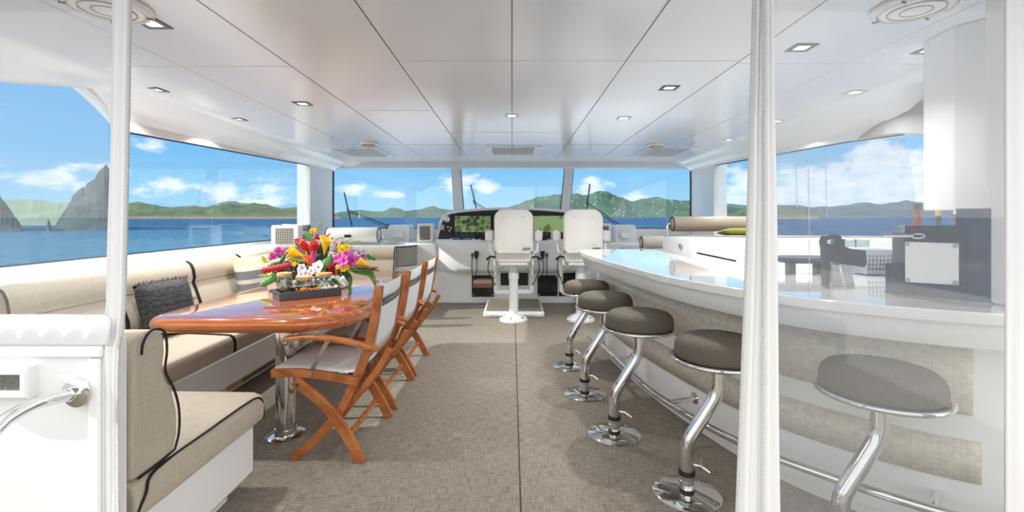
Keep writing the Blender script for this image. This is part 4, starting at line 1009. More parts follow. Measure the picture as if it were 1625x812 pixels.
# =====================================================================
# STARBOARD LOUNGE AND GALLEY
# =====================================================================
gc = thing('galley_cabinet', 'white starboard cabinet with a long slotted drawer beyond the bar', 'cabinet', (2.3,4.3,0))
mb = MB(); pl4 = [(1.70,5.35),(2.94,5.35),(2.94,3.62),(1.785,3.62)]
zt = [1.075,1.075,1.135,1.135]
mb.rows([[(x,y,0) for x, y in pl4],[(x,y,z_) for (x,y),z_ in zip(pl4,zt)]], True, True); mb.build('body', GEL, gc, bev=.02, seg=3)
mb = MB(); mb.rows([[(x+(.03 if x<2 else -.02),y+(.03 if y<4 else -.03),z_-.001) for (x,y),z_ in zip(pl4,zt)],[(x+(.03 if x<2 else -.02),y+(.03 if y<4 else -.03),z_+.012) for (x,y),z_ in zip(pl4,zt)]], True, True); mb.build('top_pad', BRONZE, gc, bev=.004)
def cabp(y, z_, o_=0): return Vector((1.70+.10*(5.35-y)/2.1-o_, y, z_))
mb = MB(); a = [cabp(4.55,1.03),cabp(3.66,1.045),cabp(3.66,.86),cabp(4.55,.885)]; mb.rows([[p+Vector((.004,0,0)) for p in a],[p-Vector((.014,0,0)) for p in a]], True, True); dr = mb.build('drawer', GEL, gc, bev=.005)
mb = MB(); a = [cabp(4.42,.965),cabp(3.72,.955),cabp(3.72,.942),cabp(4.42,.952)]; mb.rows([[p-Vector((.010,0,0)) for p in a],[p-Vector((.017,0,0)) for p in a]], True, True); mb.build('slot_handle', BLACK, dr, smooth=0)
c0 = cabp(4.82,1.0,.004); mb = MB(); mb.prism([(c0.y-.045,c0.z+.02),(c0.y+.045,c0.z+.02),(c0.y+.04,c0.z-.005),(c0.y+.0,c0.z-.035),(c0.y-.04,c0.z-.005)], c0.x-.012, c0.x+.004, 'YZ'); mb.build('latch', CHROME, gc, bev=.003)
bolster('head_bolster', 'taupe head bolster with black end piping on top of the starboard cabinet', 1.78,2.85,5.26,1.215,.083,BRONZE,1.7,True,.05)
r = thing('lounge_chaise', 'raised white forward chaise on the starboard side beyond the bar', 'lounger', (2.2,6.2,0))
MB().prism([(1.45,5.5),(2.9,5.5),(2.9,7.0),(1.7,7.0),(1.5,6.8)], 0, .58, 'XY').build('base', GEL, r, bev=.02)
MB().prism([(1.5,5.56),(2.86,5.56),(2.86,6.95),(1.72,6.95),(1.54,6.75)], .58, .86, 'XY').build('pad', TAUPE, r, bev=.02, seg=3)
bolster('head_bolster', 'short tan bolster lying just left of the starboard cabinet', 1.56,1.86,5.72,.985,.075,TAUPE,1.5,False)
r_b = bpy.data.objects['head_bolster.002']; MB().box((1.64,5.69,.862),(1.70,5.75,.915)).build('bracket', STEEL, r_b, bev=.004)

hcab = thing('hanging_cabinet', 'white cabinet hanging from the ceiling behind the starboard vinyl', 'cabinet', (2.33,2.35,1.33))
mb = MB(); mb.prism([(2.225,2.38),(2.29,2.28),(2.42,2.26),(2.42,2.6),(2.26,2.6)], 1.33, zc(2.3)-.002, 'XY'); mb.build('body', GEL, hcab, bev=.008)
MB().box((2.30,2.262,1.36),(2.41,2.268,2.2)).build('door', GELM, hcab, bev=.002)
o = MB().box((1.80,1.72,.972),(2.97,1.80,zc(1.75)-.004)).build('wall_aft', GEL, bev=.01); struct(o, 'white aft bulkhead at the bar end', 'wall')

sc = thing('tinted_sheet', 'dark blue tinted sheet added on the bar counter for the dark zone behind the vinyl', 'screen', (1.7,1.9,.972))  # sheet added to tint the view dark blue here
A_, B_ = Vector((1.545,2.07,0)), Vector((1.80,1.775,0))
dirv = (B_-A_).normalized(); nv = Vector((dirv.y,-dirv.x,0)); nv = nv if nv.y < 0 else -nv
def onscr(px, z_, off=0):
    # where the sight line in the plan meets the screen
    k_ = (px-CX)/F; t_ = (k_*A_.y-A_.x)/(dirv.x-k_*dirv.y); p_ = A_+dirv*t_; return Vector((p_.x, p_.y, z_))+nv*off
P = [onscr(1405,.972),onscr(1592,.972),onscr(1592,1.33),onscr(1517,1.33),onscr(1517,1.265),onscr(1436,1.262),onscr(1436,1.11),onscr(1405,1.10)]
mb = MB(); mb.rows([[p+nv*0 for p in P],[p-nv*.006 for p in P]], True, True); mb.build('pane', DKTINT, sc, smooth=0)
def zpx(py, p): return HC-(py-HY)/F*p.y
a, b2 = onscr(1437,0), onscr(1522,0)
Q = [onscr(1437,zpx(447,a),.012),onscr(1522,zpx(452,b2),.012),onscr(1522,zpx(386,b2),.012),onscr(1437,zpx(383,a),.012)]
mb = MB(); mb.rows([[q for q in Q],[q-nv*.011 for q in Q]], True, True); wp = mb.build('cover_plate', mat('plate_white',(242,242,240),.4), sc, bev=.004)
ce_ = (Q[0]+Q[1]+Q[2]+Q[3])/4
for q in Q:
    e_ = q+(ce_-q)*.11; MB().tube([e_-nv*.002, e_+nv*.004], .009, 12).build('screw', STEEL, wp)
r = thing('grill', 'dark grey lidded grill standing on the counter behind the tinted sheet', 'grill', (2.1,2.3,.972))
mb = MB(); mb.prism([(1.94,.985),(2.20,.985),(2.20,1.12),(2.19,1.235),(2.16,1.255),(1.97,1.255),(1.94,1.22)], 2.32, 2.42, 'XZ'); mb.build('body', SLATE, r, bev=.012)
for x in (1.97,2.17): MB().box((x-.015,2.34,.970),(x+.015,2.40,.99)).build('foot', BLACK, r)
p0 = onscr(1403,zpx(374,onscr(1403,0)),.012); p1 = onscr(1450,zpx(374,onscr(1450,0)),.012)
lb_ = MB().tube([p0,p1],[.004,.006],10).build('ringed_rod', CHROME, sc)  # chrome rod with a ring end; its fixing to the sheet is made up
c0 = onscr(1458,p1.z,.012); dxy = (p1-p0).normalized()
MB().tube([c0+dxy*.019*math.cos(2*PI*k_/20)+Vector((0,0,.009*math.sin(2*PI*k_/20))) for k_ in range(20)], .0045, 8, closed=True).build('rod_ring', CHROME, lb_)
e_ = onscr(1441,p1.z,.012); MB().tube([e_, e_-nv*.014], .007, 10).build('rod_fixing', STEEL, lb_)
# caddy with handle, platter, basket, tumblers, bottles
r = thing('serving_caddy', 'dark grey caddy with an oval handle hole on the bar behind the vinyl', 'caddy', (1.6,2.3,.972))
def ccp(px, py): return at(px, py, 2.22)
SLD = mat('charcoal_plastic', (40,46,50), .4)
outer = [(1309,452),(1306,400),(1306,384),(1309,375),(1318,372),(1334,374),(1338,382),(1341,391),(1352,395),(1374,397),(1376,418),(1372,424),(1330,418),(1316,414),(1316,452)]
# grip with a real oval opening: outline and opening joined by a ring of faces
top_ = [(1308,394),(1306,384),(1309,375),(1318,372),(1326,372.5),(1334,374),(1338,382),(1341,391),(1335,394),(1322,395)]
hole = [(1313,386),(1312,383),(1314,380.5),(1318,379.5),(1322,379.5),(1327,380.5),(1330,383),(1329,386),(1325,387.5),(1318,387.5)]
def lv_(pts, dy): return [ccp(*p_)+Vector((0,dy,0)) for p_ in pts]
mb = MB(); mb.rows([lv_(top_,0),lv_(hole,0),lv_(hole,.03),lv_(top_,.03),lv_(top_,0)], True); mb.build('grip', SLD, r, smooth=30)
low_ = [(1308,394),(1322,395),(1335,394),(1341,391),(1352,395),(1374,397),(1376,418),(1372,424),(1330,418),(1318,414),(1317,454),(1310,454)]
mb = MB(); mb.rows([lv_(low_,0),lv_(low_,.03)], True, True); mb.build('side', SLD, r, smooth=0)
LGT = mat('caddy_insert', (190,190,188), .5)
for x0_, x1_ in ((1320,1334),(1340,1352)):
    mb = MB(); q_ = [(x0_,419),(x1_-2,421),(x1_+6,454),(x0_+4,454)]; mb.rows([lv_(q_,.004),lv_(q_,.026)], True, True); mb.build('insert', LGT, r, smooth=0)
r = thing('oval_platter', 'long dark oval platter on short feet on the starboard counter', 'platter', (2.06,2.72,.972))
pr = [(.14,0),(.20,.01),(.25,.035),(.24,.036),(.001,.02)]
mb = MB(); mb.lathe(pr, 40, (0,0,0)); 
for v in mb.bm.verts: v.co = Vector((v.co.x*.9+1.70, v.co.y*.42+2.75, v.co.z+1.03))
mb.build('dish', SLATE, r)
for x in (1.62,1.78): MB().box((x-.02,2.73,.971),(x+.02,2.77,1.035)).build('foot', BLACK, r)
bk_ = thing('storage_basket', 'grey perforated plastic basket on the starboard counter', 'basket', (2.1,2.75,.972))
BK = mat('basket_grey', (176,182,188), .5); DH = mat('basket_hole', (90,98,108), .6)
mb = MB(); mb.rows([[(x,y,z_) for x, y in ((1.965-o_,2.62-o_),(2.20+o_,2.62-o_),(2.20+o_,2.80+o_),(1.965-o_,2.80+o_))] for z_, o_ in ((.975,-.01),(1.10,.008),(1.115,.014),(1.112,.004),(.985,-.02))], True, True); mb.build('body', BK, bk_, bev=.003)
mb = MB()
for i in range(11):
    for j in range(4): mb.box((1.975+i*.0205,2.614,1.0+j*.024),(1.982+i*.0205,2.624,1.016+j*.024))
mb.build('holes', DH, bk_, smooth=0)
for i, (x, y, w) in enumerate(((1.93,2.84,'leftmost'),(2.0,2.90,'second from left'),(2.08,2.915,'third from left'),(2.16,2.915,'rightmost'))):
    o = MB().lathe([(.028,0),(.033,.02),(.036,.13),(.038,.19),(.0365,.19),(.034,.13),(.031,.025),(.001,.02)], 24, (x,y,.971)).build('tumbler', JAR)
    tag(o, 'clear drinking glass behind the grey basket, %s of four' % w, 'glass', 'tumblers behind the basket')
def bottle(x, y, h_, R, col, lab, cap):
    r = thing('bottle', lab, 'bottle', (x,y,.971))
    MB().lathe([(R*.9,0),(R,.01),(R,h_*.6),(R*.8,h_*.7),(R*.35,h_*.78),(R*.33,h_*.93)], 20, (x,y,.971)).build('glass_body', mat('bottle_'+str(col[0]), col, .15), r)
    MB().lathe([(R*.4,0),(R*.4,h_*.08),(.001,h_*.085)], 14, (x,y,.971+h_*.92)).build('cap', mat('cap_'+str(cap[0]), cap, .4), r)
bottle(2.30,2.68,.40,.045,(124,62,46),'red-brown bottle behind the grill lid, left of the row',(40,40,40))
bottle(2.40,2.66,.36,.035,(70,80,70),'dark green bottle between the red and the brown bottles',(190,170,110))
bottle(2.47,2.62,.37,.043,(104,74,56),'brown bottle under the hanging cabinet',(230,225,215))
bottle(2.56,2.58,.36,.05,(150,156,156),'clear pale bottle at the right end of the row',(60,60,64))

# =====================================================================
# ENCLOSURE: clear vinyl curtains with zips, half door, hand rail
# =====================================================================
D0 = 1.40
HEM = mat('white_canvas_hem', (240,240,240), .55, bump=(60,.12,.004)); ZIP = mat('zip_teeth', (226,226,222), .4); ZTAPE = mat('zip_tape_grey', (176,176,174), .7)  # the tape under the teeth is plain grey
HEMV = mat('white_vinyl_hem', (236,236,236), .3)
def fold_strip(name, par, ks, m_, d=D0, folds=4, amp=.008, th=.006):
    """ks: (py, left px, right px) keys; a hanging strip of folded canvas"""
    def lerp(py, i):
        for a, b_ in zip(ks, ks[1:]):
            if py <= b_[0] or b_ is ks[-1]: return a[i]+(b_[i]-a[i])*(py-a[0])/(b_[0]-a[0])
    rows = []; nU = folds*6
    ys = [ks[0][0]+(ks[-1][0]-ks[0][0])*i/48 for i in range(49)]
    for py in ys:
        l, r_ = lerp(py,1), lerp(py,2); row = []
        for j in range(nU+1):
            u_ = j/nU; p_ = at(l+(r_-l)*u_, py, d); p_.y += amp*math.sin(u_*folds*2*PI+.0+.3*math.sin(py/90)); row.append(p_)
        rows.append(row)
    mb = MB(); mb.rows(rows); return mb.build(name, m_, par, solid=th, smooth=80)
def zipper(name, par, ks, d=D0-.012, side=-1, pitch=.0052, w=.007):
    mb = MB(); z_ = at(0, ks[-1][0], d).z; ztop = at(0, ks[0][0], d).z
    def xat(z_):
        py = HY-(z_-HC)*F/d
        for a, b_ in zip(ks, ks[1:]):
            if py <= b_[0] or b_ is ks[-1]: px = a[1]+(b_[1]-a[1])*(py-a[0])/(b_[0]-a[0]); return (px-CX)/F*d
    tp_ = []
    while z_ < ztop:
        x = xat(z_); mb.box((min(x,x+side*w),d-.003,z_),(max(x,x+side*w),d+.003,z_+pitch*.5)); z_ += pitch
    o = mb.build(name, ZIP, par, smooth=0); 
    mb = MB(); zz = at(0, ks[-1][0], d).z; rws = []
    while zz < ztop: x = xat(zz); rws.append([(x-side*.003,d+.003,zz),(x+side*w*.8,d+.003,zz)]); zz += .04
    mb.rows(rws); mb.build('zip_tape', ZTAPE, o, solid=.001, smooth=0)
PT, PB = -178, 1038                      # ceiling and deck levels at the curtain plane
# port curtain
r = thing('vinyl_curtain', 'port clear vinyl curtain with white hem and zip', 'curtain', (-1.6,D0,.92))
ksL = [(PT,184,210),(0,178,206),(250,174,202),(480,169,197),(528,164,193),(548,160,187),(600,166,185),(812,167,186),(PB,170,189)]
pane = MB(); pa_ = [at(-400,501,D0), at(168,501,D0), at(171,250,D0), at(178,0,D0), at(182,PT+1,D0), at(-400,PT+1,D0)]
pane.rows([pa_, [p+Vector((0,.002,0)) for p in pa_]], True, True); pane.build('clear_pane', VINL, r, smooth=0)
fold_strip('side_hem', r, ksL, HEM, folds=2, amp=.006)
zipper('zipper', r, [(a,c-1) for a, b_, c in ksL], side=1)
mb = MB(); rws = []
for i in range(13):
    f = i/12; py = 499+49*f; row = []
    for j in range(61):
        px = -400+575*j/60; p_ = at(px, py, D0-.006-.014*math.sin(PI*f)); p_.y += .004*math.sin(j*1.7+4*f)*math.sin(PI*f)*(.3+j/60); row.append(p_)
    rws.append(row)
mb.rows(rws); mb.build('bottom_hem', HEM, r, solid=.004, smooth=80)
mb = MB()
for py in (504,):
    a, b2 = at(-400,py,D0-.012), at(166,py,D0-.012); mb.tube([a,b2], .0018, 6)
mb.build('stitching', HEMV, r)
# port half door
dr = thing('half_door', 'white gelcoat half door panel below the port vinyl curtain', 'door panel', (-1.7,D0+.03,0))
MB().box((-2.95,1.40,0),(-1.208,1.47,.915)).build('panel', GEL, dr, bev=.006)
MB().box((-2.95,1.385,.885),(-1.205,1.40,.918)).build('top_rail', GEL, dr, bev=.005)
MB().box((-1.246,1.386,0),(-1.212,1.40,.882)).build('edge_moulding', GEL, dr, bev=.005)
o = MB().box((-1.255,1.43,0),(-1.207,1.485,.925)).build('trim_5', GEL, bev=.006); struct(o, 'white end post beside the aft sofa cushion', 'trim')
lf = thing('courtesy_light', 'white framed rectangular light set in the port half door', 'light', (-1.5,1.39,.77))
x0, x1, z0, z1 = -1.60,-1.403,.771,.862
mb = MB(); mb.rows([[(x,y_,z_) for x, z_ in ((x0+i_,z0+i_),(x1-i_,z0+i_),(x1-i_,z1-i_),(x0+i_,z1-i_))] for i_, y_ in ((0,1.401),(0,1.372),(.006,1.366),(.020,1.366),(.022,1.374),(.022,1.40))], True); mb.build('frame', GEL, lf, smooth=30)
LN = mat('smoky_lens', (108,104,98), .2, bump=(60,.6,.01)); MB().box((x0+.02,1.376,z0+.02),(x1-.02,1.38,z1-.02)).build('lens', LN, lf, smooth=0)
hr = thing('handrail', 'polished chrome handrail fixed to the port half door', 'handrail', (-1.27,1.385,.78))
pth = smooth_path([(-1.272,1.38,.785),(-1.275,1.33,.79),(-1.268,1.27,.80),(-1.235,1.20,.812),(-1.16,1.08,.832),(-1.03,.90,.86),(-.93,.66,.90)], 8)
MB().tube(pth, .0165, 20).build('rail', CHROME, hr)
MB().tube([(-1.272,1.386,.785),(-1.272,1.378,.785),(-1.272,1.374,.785)], [.042,.042,.036], 36).build('flange', CHROME, hr)
MB().tube([(-1.272,1.376,.785),(-1.273,1.356,.786)], .0195, 24).build('collar', CHROME, hr)
MB().tube(smooth_path([(-.93,.66,.90),(-.915,.58,.88),(-.91,.55,.8),(-.91,.55,.0)],6), .0165, 20).build('post', CHROME, hr)
# starboard curtain
r = thing('vinyl_curtain', 'starboard hazy clear vinyl curtain with gathered white zips', 'curtain', (1.1,D0,0))
ksR = [(PT,1198,1222),(0,1197,1226),(150,1193,1228),(300,1189,1231),(500,1182,1233),(812,1170,1237),(PB,1162,1240)]
pa_ = [at(1234,PB-3,D0), at(1600,PB-3,D0), at(1600,PT+1,D0), at(1226,PT+1,D0)]
mb = MB(); mb.rows([pa_, [p+Vector((0,.002,0)) for p in pa_]], True, True); mb.build('clear_pane', VINR, r, smooth=0)
fold_strip('side_hem', r, ksR, HEM, folds=4, amp=.006)
zipper('zipper', r, [(a,b_+1) for a, b_, c in ksR], side=-1)
zipper('zipper', r, [(a,b_+(c-b_)*.6) for a, b_, c in ksR], side=-1, d=D0-.02)
fold_strip('outer_hem', r, [(PT,1596,1680),(400,1596,1680),(PB,1596,1680)], HEMV, folds=3, amp=.004)
# a few creases in the clear sheet
mb = MB()
for px, a, b_ in ((1283,250,470),(1263,240,330),(1310,240,345)): mb.tube([at(px,a,D0-.003),at(px+2,b_,D0-.003)], .0012, 6)
cr_ = mb.build('crease', clear('vinyl_crease',(.95,.95,.95),.5,1.45,.05), r)
# =====================================================================
# ON THE TABLE
# =====================================================================
TZ = .7608
tr = thing('serving_tray', 'dark grey rectangular tray on the teak table holding jars', 'tray', (-1.42,3.25,TZ))
c_, s_ = math.cos(math.radians(38)), math.sin(math.radians(38)); o0 = Vector((-1.476,3.0,0))
def TP(u_, v_, z_): return Vector((o0.x+u_*c_-v_*s_, o0.y+u_*s_+v_*c_, TZ+z_))       # u along the long side, v across
TRM = mat('tray_slate', (66,70,78), .35)
Lt, Wt = .39, .21
def tbox(u0, u1, v0, v1, z0, z1, nm, m_, par, bev=.002):
    mb = MB(); mb.rows([[TP(u0,v0,z_),TP(u1,v0,z_),TP(u1,v1,z_),TP(u0,v1,z_)] for z_ in (z0,z1)], True, True); return mb.build(nm, m_, par, bev=bev)
tbox(0,Lt,0,Wt,0,.008,'bottom',TRM,tr)
for a in ((0,Lt,0,.008),(0,Lt,Wt-.008,Wt)): tbox(*a,.006,.052,'side',TRM,tr)
for u0 in (0,Lt-.008):
    e_ = tbox(u0,u0+.008,.008,Wt-.008,.006,.052,'end',TRM,tr)
    tbox(u0-.001,u0+.009,.065,Wt-.065,.024,.040,'handle_slot',BLACK,e_)
def jar(u_, v_, R, h_, lab, fill):
    p = TP(u_,v_,.009); r = thing('glass_jar', lab, 'jar', tuple(p))
    MB().lathe([(R*.9,0),(R,.008),(R,h_*.78),(R*.93,h_*.86),(R*.86,h_),(R*.83,h_),(R*.89,h_*.85),(R*.955,h_*.77),(R*.955,.012),(.001,.008)], 32, p).build('glass', JAR, r)
    MB().lathe([(R*.82,-.006),(R*.82,.002),(R*.98,.002),(R*1.0,.008),(R*.97,.022),(.001,.024)], 32, p+Vector((0,0,h_))).build('cork_lid', CORK, r)
    return r, p
j, p = jar(.055,.12,.047,.135,'glass jar with cork lid at the left end of the tray',0)
SP = mat('spice_brown',(150,112,80),.7)
mb = MB()
for i in range(40): a = random.uniform(0,2*PI); q = random.uniform(0,.034); mb.ball((p.x+q*math.cos(a),p.y+q*math.sin(a),p.z+.016+random.uniform(0,.05)), .009, (1,1,.6), 6, 4)
o = mb.build('snack_filling', SP, j); o['kind'] = 'stuff'
j, p = jar(.18,.125,.055,.10,'wide glass jar with cork lid in the middle of the tray',0)
mb = MB()
for i in range(30): a = random.uniform(0,2*PI); q = random.uniform(0,.04); mb.ball((p.x+q*math.cos(a),p.y+q*math.sin(a),p.z+.016+random.uniform(0,.03)), .01, (1,1,.6), 6, 4)
o = mb.build('snack_filling', mat('nut_dark',(92,78,62),.7), j); o['kind'] = 'stuff'
j, p = jar(.31,.125,.055,.115,'glass jar with tilted cork lid at the right end of the tray',0)
mb = MB()
for i in range(40): a = random.uniform(0,2*PI); q = random.uniform(0,.04); mb.ball((p.x+q*math.cos(a),p.y+q*math.sin(a),p.z+.016+random.uniform(0,.045)), .010, (1,1,.8), 6, 4)
o = mb.build('popcorn_filling', mat('popcorn',(244,234,206),.8), j); o['kind'] = 'stuff'
mb = MB()
for i in range(60): mb.ball(TP(random.uniform(.11,.27),random.uniform(.02,.07),.016+random.uniform(0,.046)), .009, (1,1,.7), 6, 4)
o = mb.build('snack_heap', mat('orange_snack',(226,140,52),.7)); tag(o, 'orange snack pieces heaped along the front of the tray', 'snacks', kind='stuff')
mb = MB()
for i in range(50): mb.ball(TP(random.uniform(.27,.37),random.uniform(.02,.06),.016+random.uniform(0,.048)), .009, (1,.9,.8), 6, 4)
o = mb.build('popcorn_heap', mat('popcorn_pale',(246,238,214),.8)); tag(o, 'pale popcorn heaped at the right end of the tray', 'snacks', kind='stuff')

# =====================================================================
# FLOWER ARRANGEMENT
# =====================================================================
FD = 3.52
fa = thing('flower_arrangement', 'large tropical flower arrangement in a low white vase on the table', 'flowers', (-1.42,FD,TZ))
VAS = mat('white_vase', (240,240,238), .2)
mb = MB(); mb.rows([[(x,y,TZ+z_) for x, y in ((-1.78+o_,FD-.02-.06+o_),(-1.26-o_,FD+.0-.06+o_),(-1.26-o_,FD+.16-o_),(-1.78+o_,FD+.16-o_))] for z_, o_ in ((0,.01),(.005,0),(.07,-.006),(.075,0),(.07,.01),(.02,.014))], True, True); mb.build('vase', VAS, fa, bev=.006)
PC = {}
def pm(nm, col):
    if nm not in PC: PC[nm] = mat(nm, col, .55, sheen=.1)
    return PC[nm]
def CP(cx_, cy_, dd=0.0): return at(400+cx_*.16, 350+cy_*.16, FD+dd)
def petal_rows(c, ax, up, L_, w_, curl, n_=5, m_=3):
    side = ax.cross(up).normalized(); rows = []
    for i in range(n_+1):
        f = i/n_; ww = w_*math.sin(PI*min(.98,(f*.88+.08)))**.8; ctr = c+ax*L_*f+up*curl*math.sin(f*PI*.6)*L_
        rows.append([ctr+side*ww*(j/m_-.5)+up*(-.12*L_*(abs(j/m_-.5)*2)**2) for j in range(m_+1)])
    return rows
def flower(name, c, R, mp_, mc, npet=5, face=None, curl=.15, wr_=.95, parent=None):
    face = (face or Vector((random.uniform(-.4,.4),-1,random.uniform(-.1,.5)))).normalized()
    a0 = face.orthogonal().normalized(); b0 = face.cross(a0); mb = MB(); ph = random.uniform(0,1)
    for k_ in range(npet):
        a = 2*PI*(k_+ph)/npet; ax = (a0*math.cos(a)+b0*math.sin(a)+face*.25).normalized()
        mb.rows(petal_rows(c, ax, face, R*random.uniform(.9,1.05), R*wr_*random.uniform(.9,1.1), curl))
    mb.mi = 1; mb.ball(c+face*R*.12, R*.16, u=8, v=6)
    return mb.build(name, [mp_, mc], parent or fa, smooth=80, solid=.0012)
MG, MGC = pm('magenta_petal',(206,72,168)), pm('deep_purple_centre',(120,20,80))
WH, WHC = pm('white_petal',(240,232,240)), pm('pink_centre',(196,60,130))
YL, YLC = pm('yellow_petal',(248,208,24)), pm('orange_centre',(222,130,30))
LV = pm('lavender_petal',(206,190,222)); RD = pm('red_bract',(186,20,48)); SC = pm('scarlet_petal',(222,38,34)); OR = pm('orange_petal',(240,112,40))
GR, GRL, GRD = pm('green_leaf',(64,128,48)), pm('lime_leaf',(166,186,70)), pm('dark_green_leaf',(34,74,40))
def orchid(cx_, cy_, s, m_, mc_, dd=0, nm='orchid_flower'): flower(nm, CP(cx_,cy_,dd), s*.16/2*FD/F*1.35, m_, mc_, dd and 5 or 5)
for cx_, cy_, s, dd in ((215,360,80,-.02),(262,305,70,0),(325,308,62,0),(430,282,56,.02),(380,310,60,.02),(860,385,90,-.12),(915,400,110,-.14),(1000,395,105,-.12),(935,345,80,-.1),(575,385,55,-.1),(1105,352,40,0)): orchid(cx_,cy_,s,MG,MGC,dd)
for cx_, cy_, s, dd in ((500,470,75,-.18),(595,500,80,-.18),(662,462,100,-.17),(490,530,70,-.18),(540,520,55,-.19),(835,240,85,.05),(820,300,90,.03),(850,205,70,.06),(790,345,60,0)): orchid(cx_,cy_,s,WH,WHC,dd)
for cx_, cy_, s, dd in ((1000,300,75,0),(1060,320,70,0),(1030,350,60,-.02),(1110,300,45,.02)): orchid(cx_,cy_,s,LV,YLC if cx_ < 1030 else MGC,dd)
for cx_, cy_, s, dd in ((900,290,70,-.05),(940,270,60,-.05),(875,265,55,-.03),(600,105,50,.05),(640,95,45,.05),(905,480,50,-.15),(945,460,45,-.15),(180,520,45,0),(850,460,40,-.14),(420,430,40,-.1)): orchid(cx_,cy_,s,YL,YLC,dd,'yellow_blossom')
# heliconia / ginger: overlapping bracts on a spike
def ginger(c, d_, L_, R, m_, nm='ginger_flower'):
    d_ = d_.normalized(); a0 = d_.orthogonal().normalized(); b0 = d_.cross(a0); mb = MB(); n_ = 46
    for i in range(n_):
        f = i/n_; a = i*2.4; rad = R; out = a0*math.cos(a)+b0*math.sin(a)
        mb.rows(petal_rows(c+d_*L_*f*.85, (out*.8+d_*.9).normalized(), out, R*1.0, R*.75, .1, 3, 2))
    return mb.build(nm, m_, fa, smooth=80, solid=.001)
ginger(CP(300,460,-.1), CP(140,490,-.12)-CP(300,460,-.1), .135, .036, RD)
ginger(CP(430,430,-.08), CP(290,460,-.1)-CP(430,430,-.08), .11, .034, RD)
ginger(CP(560,270,.0), CP(440,195,.02)-CP(560,270,0), .11, .040, RD)
ginger(CP(600,330,-.04), Vector((.35,-.4,1)), .085, .046, SC, 'scarlet_flower')
ginger(CP(560,300,-.02), Vector((-.5,-.4,.8)), .075, .042, SC, 'scarlet_flower')
ginger(CP(800,540,-.12), Vector((.1,-.7,1)), .10, .030, RD)
# calla-like yellow spathes
def calla(c, d_, L_, R):
    d_ = d_.normalized(); a0 = d_.cross(Vector((0,1,0))).normalized(); b0 = d_.cross(a0); rows = []
    for i in range(8):
        f = i/7; rr = R*(.12+.88*f**1.6); row = []
        for k_ in range(17):
            a = 2*PI*k_/16; fl = (.25*math.cos(a))*f; row.append(c+d_*(L_*f+fl*L_*.5)+(a0*math.cos(a)+b0*math.sin(a))*rr)
        rows.append(row)
    mb = MB(); mb.rows(rows); mb.mi = 1; mb.tube([c+d_*L_*.3, c+d_*L_*.9], [R*.16,R*.1], 8)
    mb.build('calla_flower', [YL, OR], fa, smooth=80, solid=.0015)
calla(CP(715,340,-.05), Vector((.15,-.15,1)), .125, .045)
calla(CP(540,350,-.08), Vector((-1,-.4,.25)), .12, .04)
calla(CP(500,330,-.06), Vector((-1,-.3,.5)), .10, .035)
calla(CP(1180,450,-.1), Vector((-1,-.3,.45)), .10, .034)
# bird-of-paradise: pointed orange tongues
def spikes(c, dirs, L_, w_, m_, nm):
    mb = MB()
    for d_ in dirs:
        d_ = Vector(d_).normalized(); mb.rows(petal_rows(c, d_, Vector((0,-1,.1)), L_*random.uniform(.85,1.1), w_, .05, 5, 2))
    mb.build(nm, m_, fa, smooth=80, solid=.0015)
spikes(CP(575,445,-.14), [(-.3,0,1),(.1,0,1),(.5,0,.9),(-.6,0,.7),(1,0,.4)], .10, .02, OR, 'paradise_flower')
spikes(CP(600,430,-.15), [(0,0,1),(.25,0,1)], .10, .018, MG, 'paradise_petal')
spikes(CP(700,180,.0), [(-1,0,.1),(1,0,.05),(-.7,0,.35),(.8,0,-.15),(.4,0,.3)], .075, .022, OR, 'paradise_flower')
spikes(CP(670,165,-.01), [(-1,0,.15),(1,0,.1),(-.4,0,.3)], .05, .025, pm('purple_petal',(130,52,112)), 'purple_flower')
spikes(CP(1140,470,-.1), [(-1,0,.12),(1,0,.05),(-.9,0,-.1),(.9,0,-.2)], .09, .016, pm('rust_bract',(150,60,26)), 'rust_bract')
spikes(CP(840,470,-.12), [(.1,0,1),(-.2,0,-1),(.3,0,.8)], .07, .022, OR, 'orange_blossom')
# leaves
def leaf(pts, w_, m_, nm='leaf', dd0=0.0, dd1=0.0):
    P = smooth_path([CP(a, b_, dd0+(dd1-dd0)*i/(len(pts)-1)) for i, (a, b_) in enumerate(pts)], 5); rows = []
    for i, p_ in enumerate(P):
        f = i/(len(P)-1); t_ = (P[min(i+1,len(P)-1)]-P[max(i-1,0)]).normalized(); sd_ = t_.cross(Vector((0,-1,.25))).normalized(); ww = w_*math.sin(PI*(f*.93+.05))**.8
        rows.append([p_+sd_*ww*k_/2+Vector((0,.25*ww*abs(k_/2),-.0)) for k_ in (-1,-.5,0,.5,1)])
    mb = MB(); mb.rows(rows); mb.build(nm, m_, fa, smooth=80, solid=.001)
leaf([(350,500),(230,560),(120,620),(70,650)], .055, GR, 'leaf', -.1,-.12)
leaf([(640,240),(590,190),(540,140),(512,108)], .04, GR, 'leaf', 0,.02)
leaf([(700,330),(660,270),(640,230)], .04, GRD, 'leaf', .02,.03)
leaf([(680,480),(720,440),(760,395),(780,350)], .075, GR, 'leaf', -.12,-.08)
leaf([(880,500),(930,530),(965,580),(980,640)], .045, GRD, 'leaf', -.1,-.14)
leaf([(800,540),(850,590),(900,630),(925,650)], .03, pm('pale_leaf',(214,224,214)), 'leaf', -.14,-.18)
leaf([(790,570),(830,610),(880,640)], .028, GR, 'leaf', -.15,-.2)
leaf([(170,400),(130,400),(110,375),(100,345)], .035, GRL, 'leaf', 0,0)
leaf([(560,400),(470,390),(380,375),(330,400)], .03, GRL, 'leaf', -.08,-.1)
leaf([(400,400),(320,385),(230,400),(160,420)], .028, pm('cream_leaf',(222,220,180)), 'leaf', -.03,-.05)
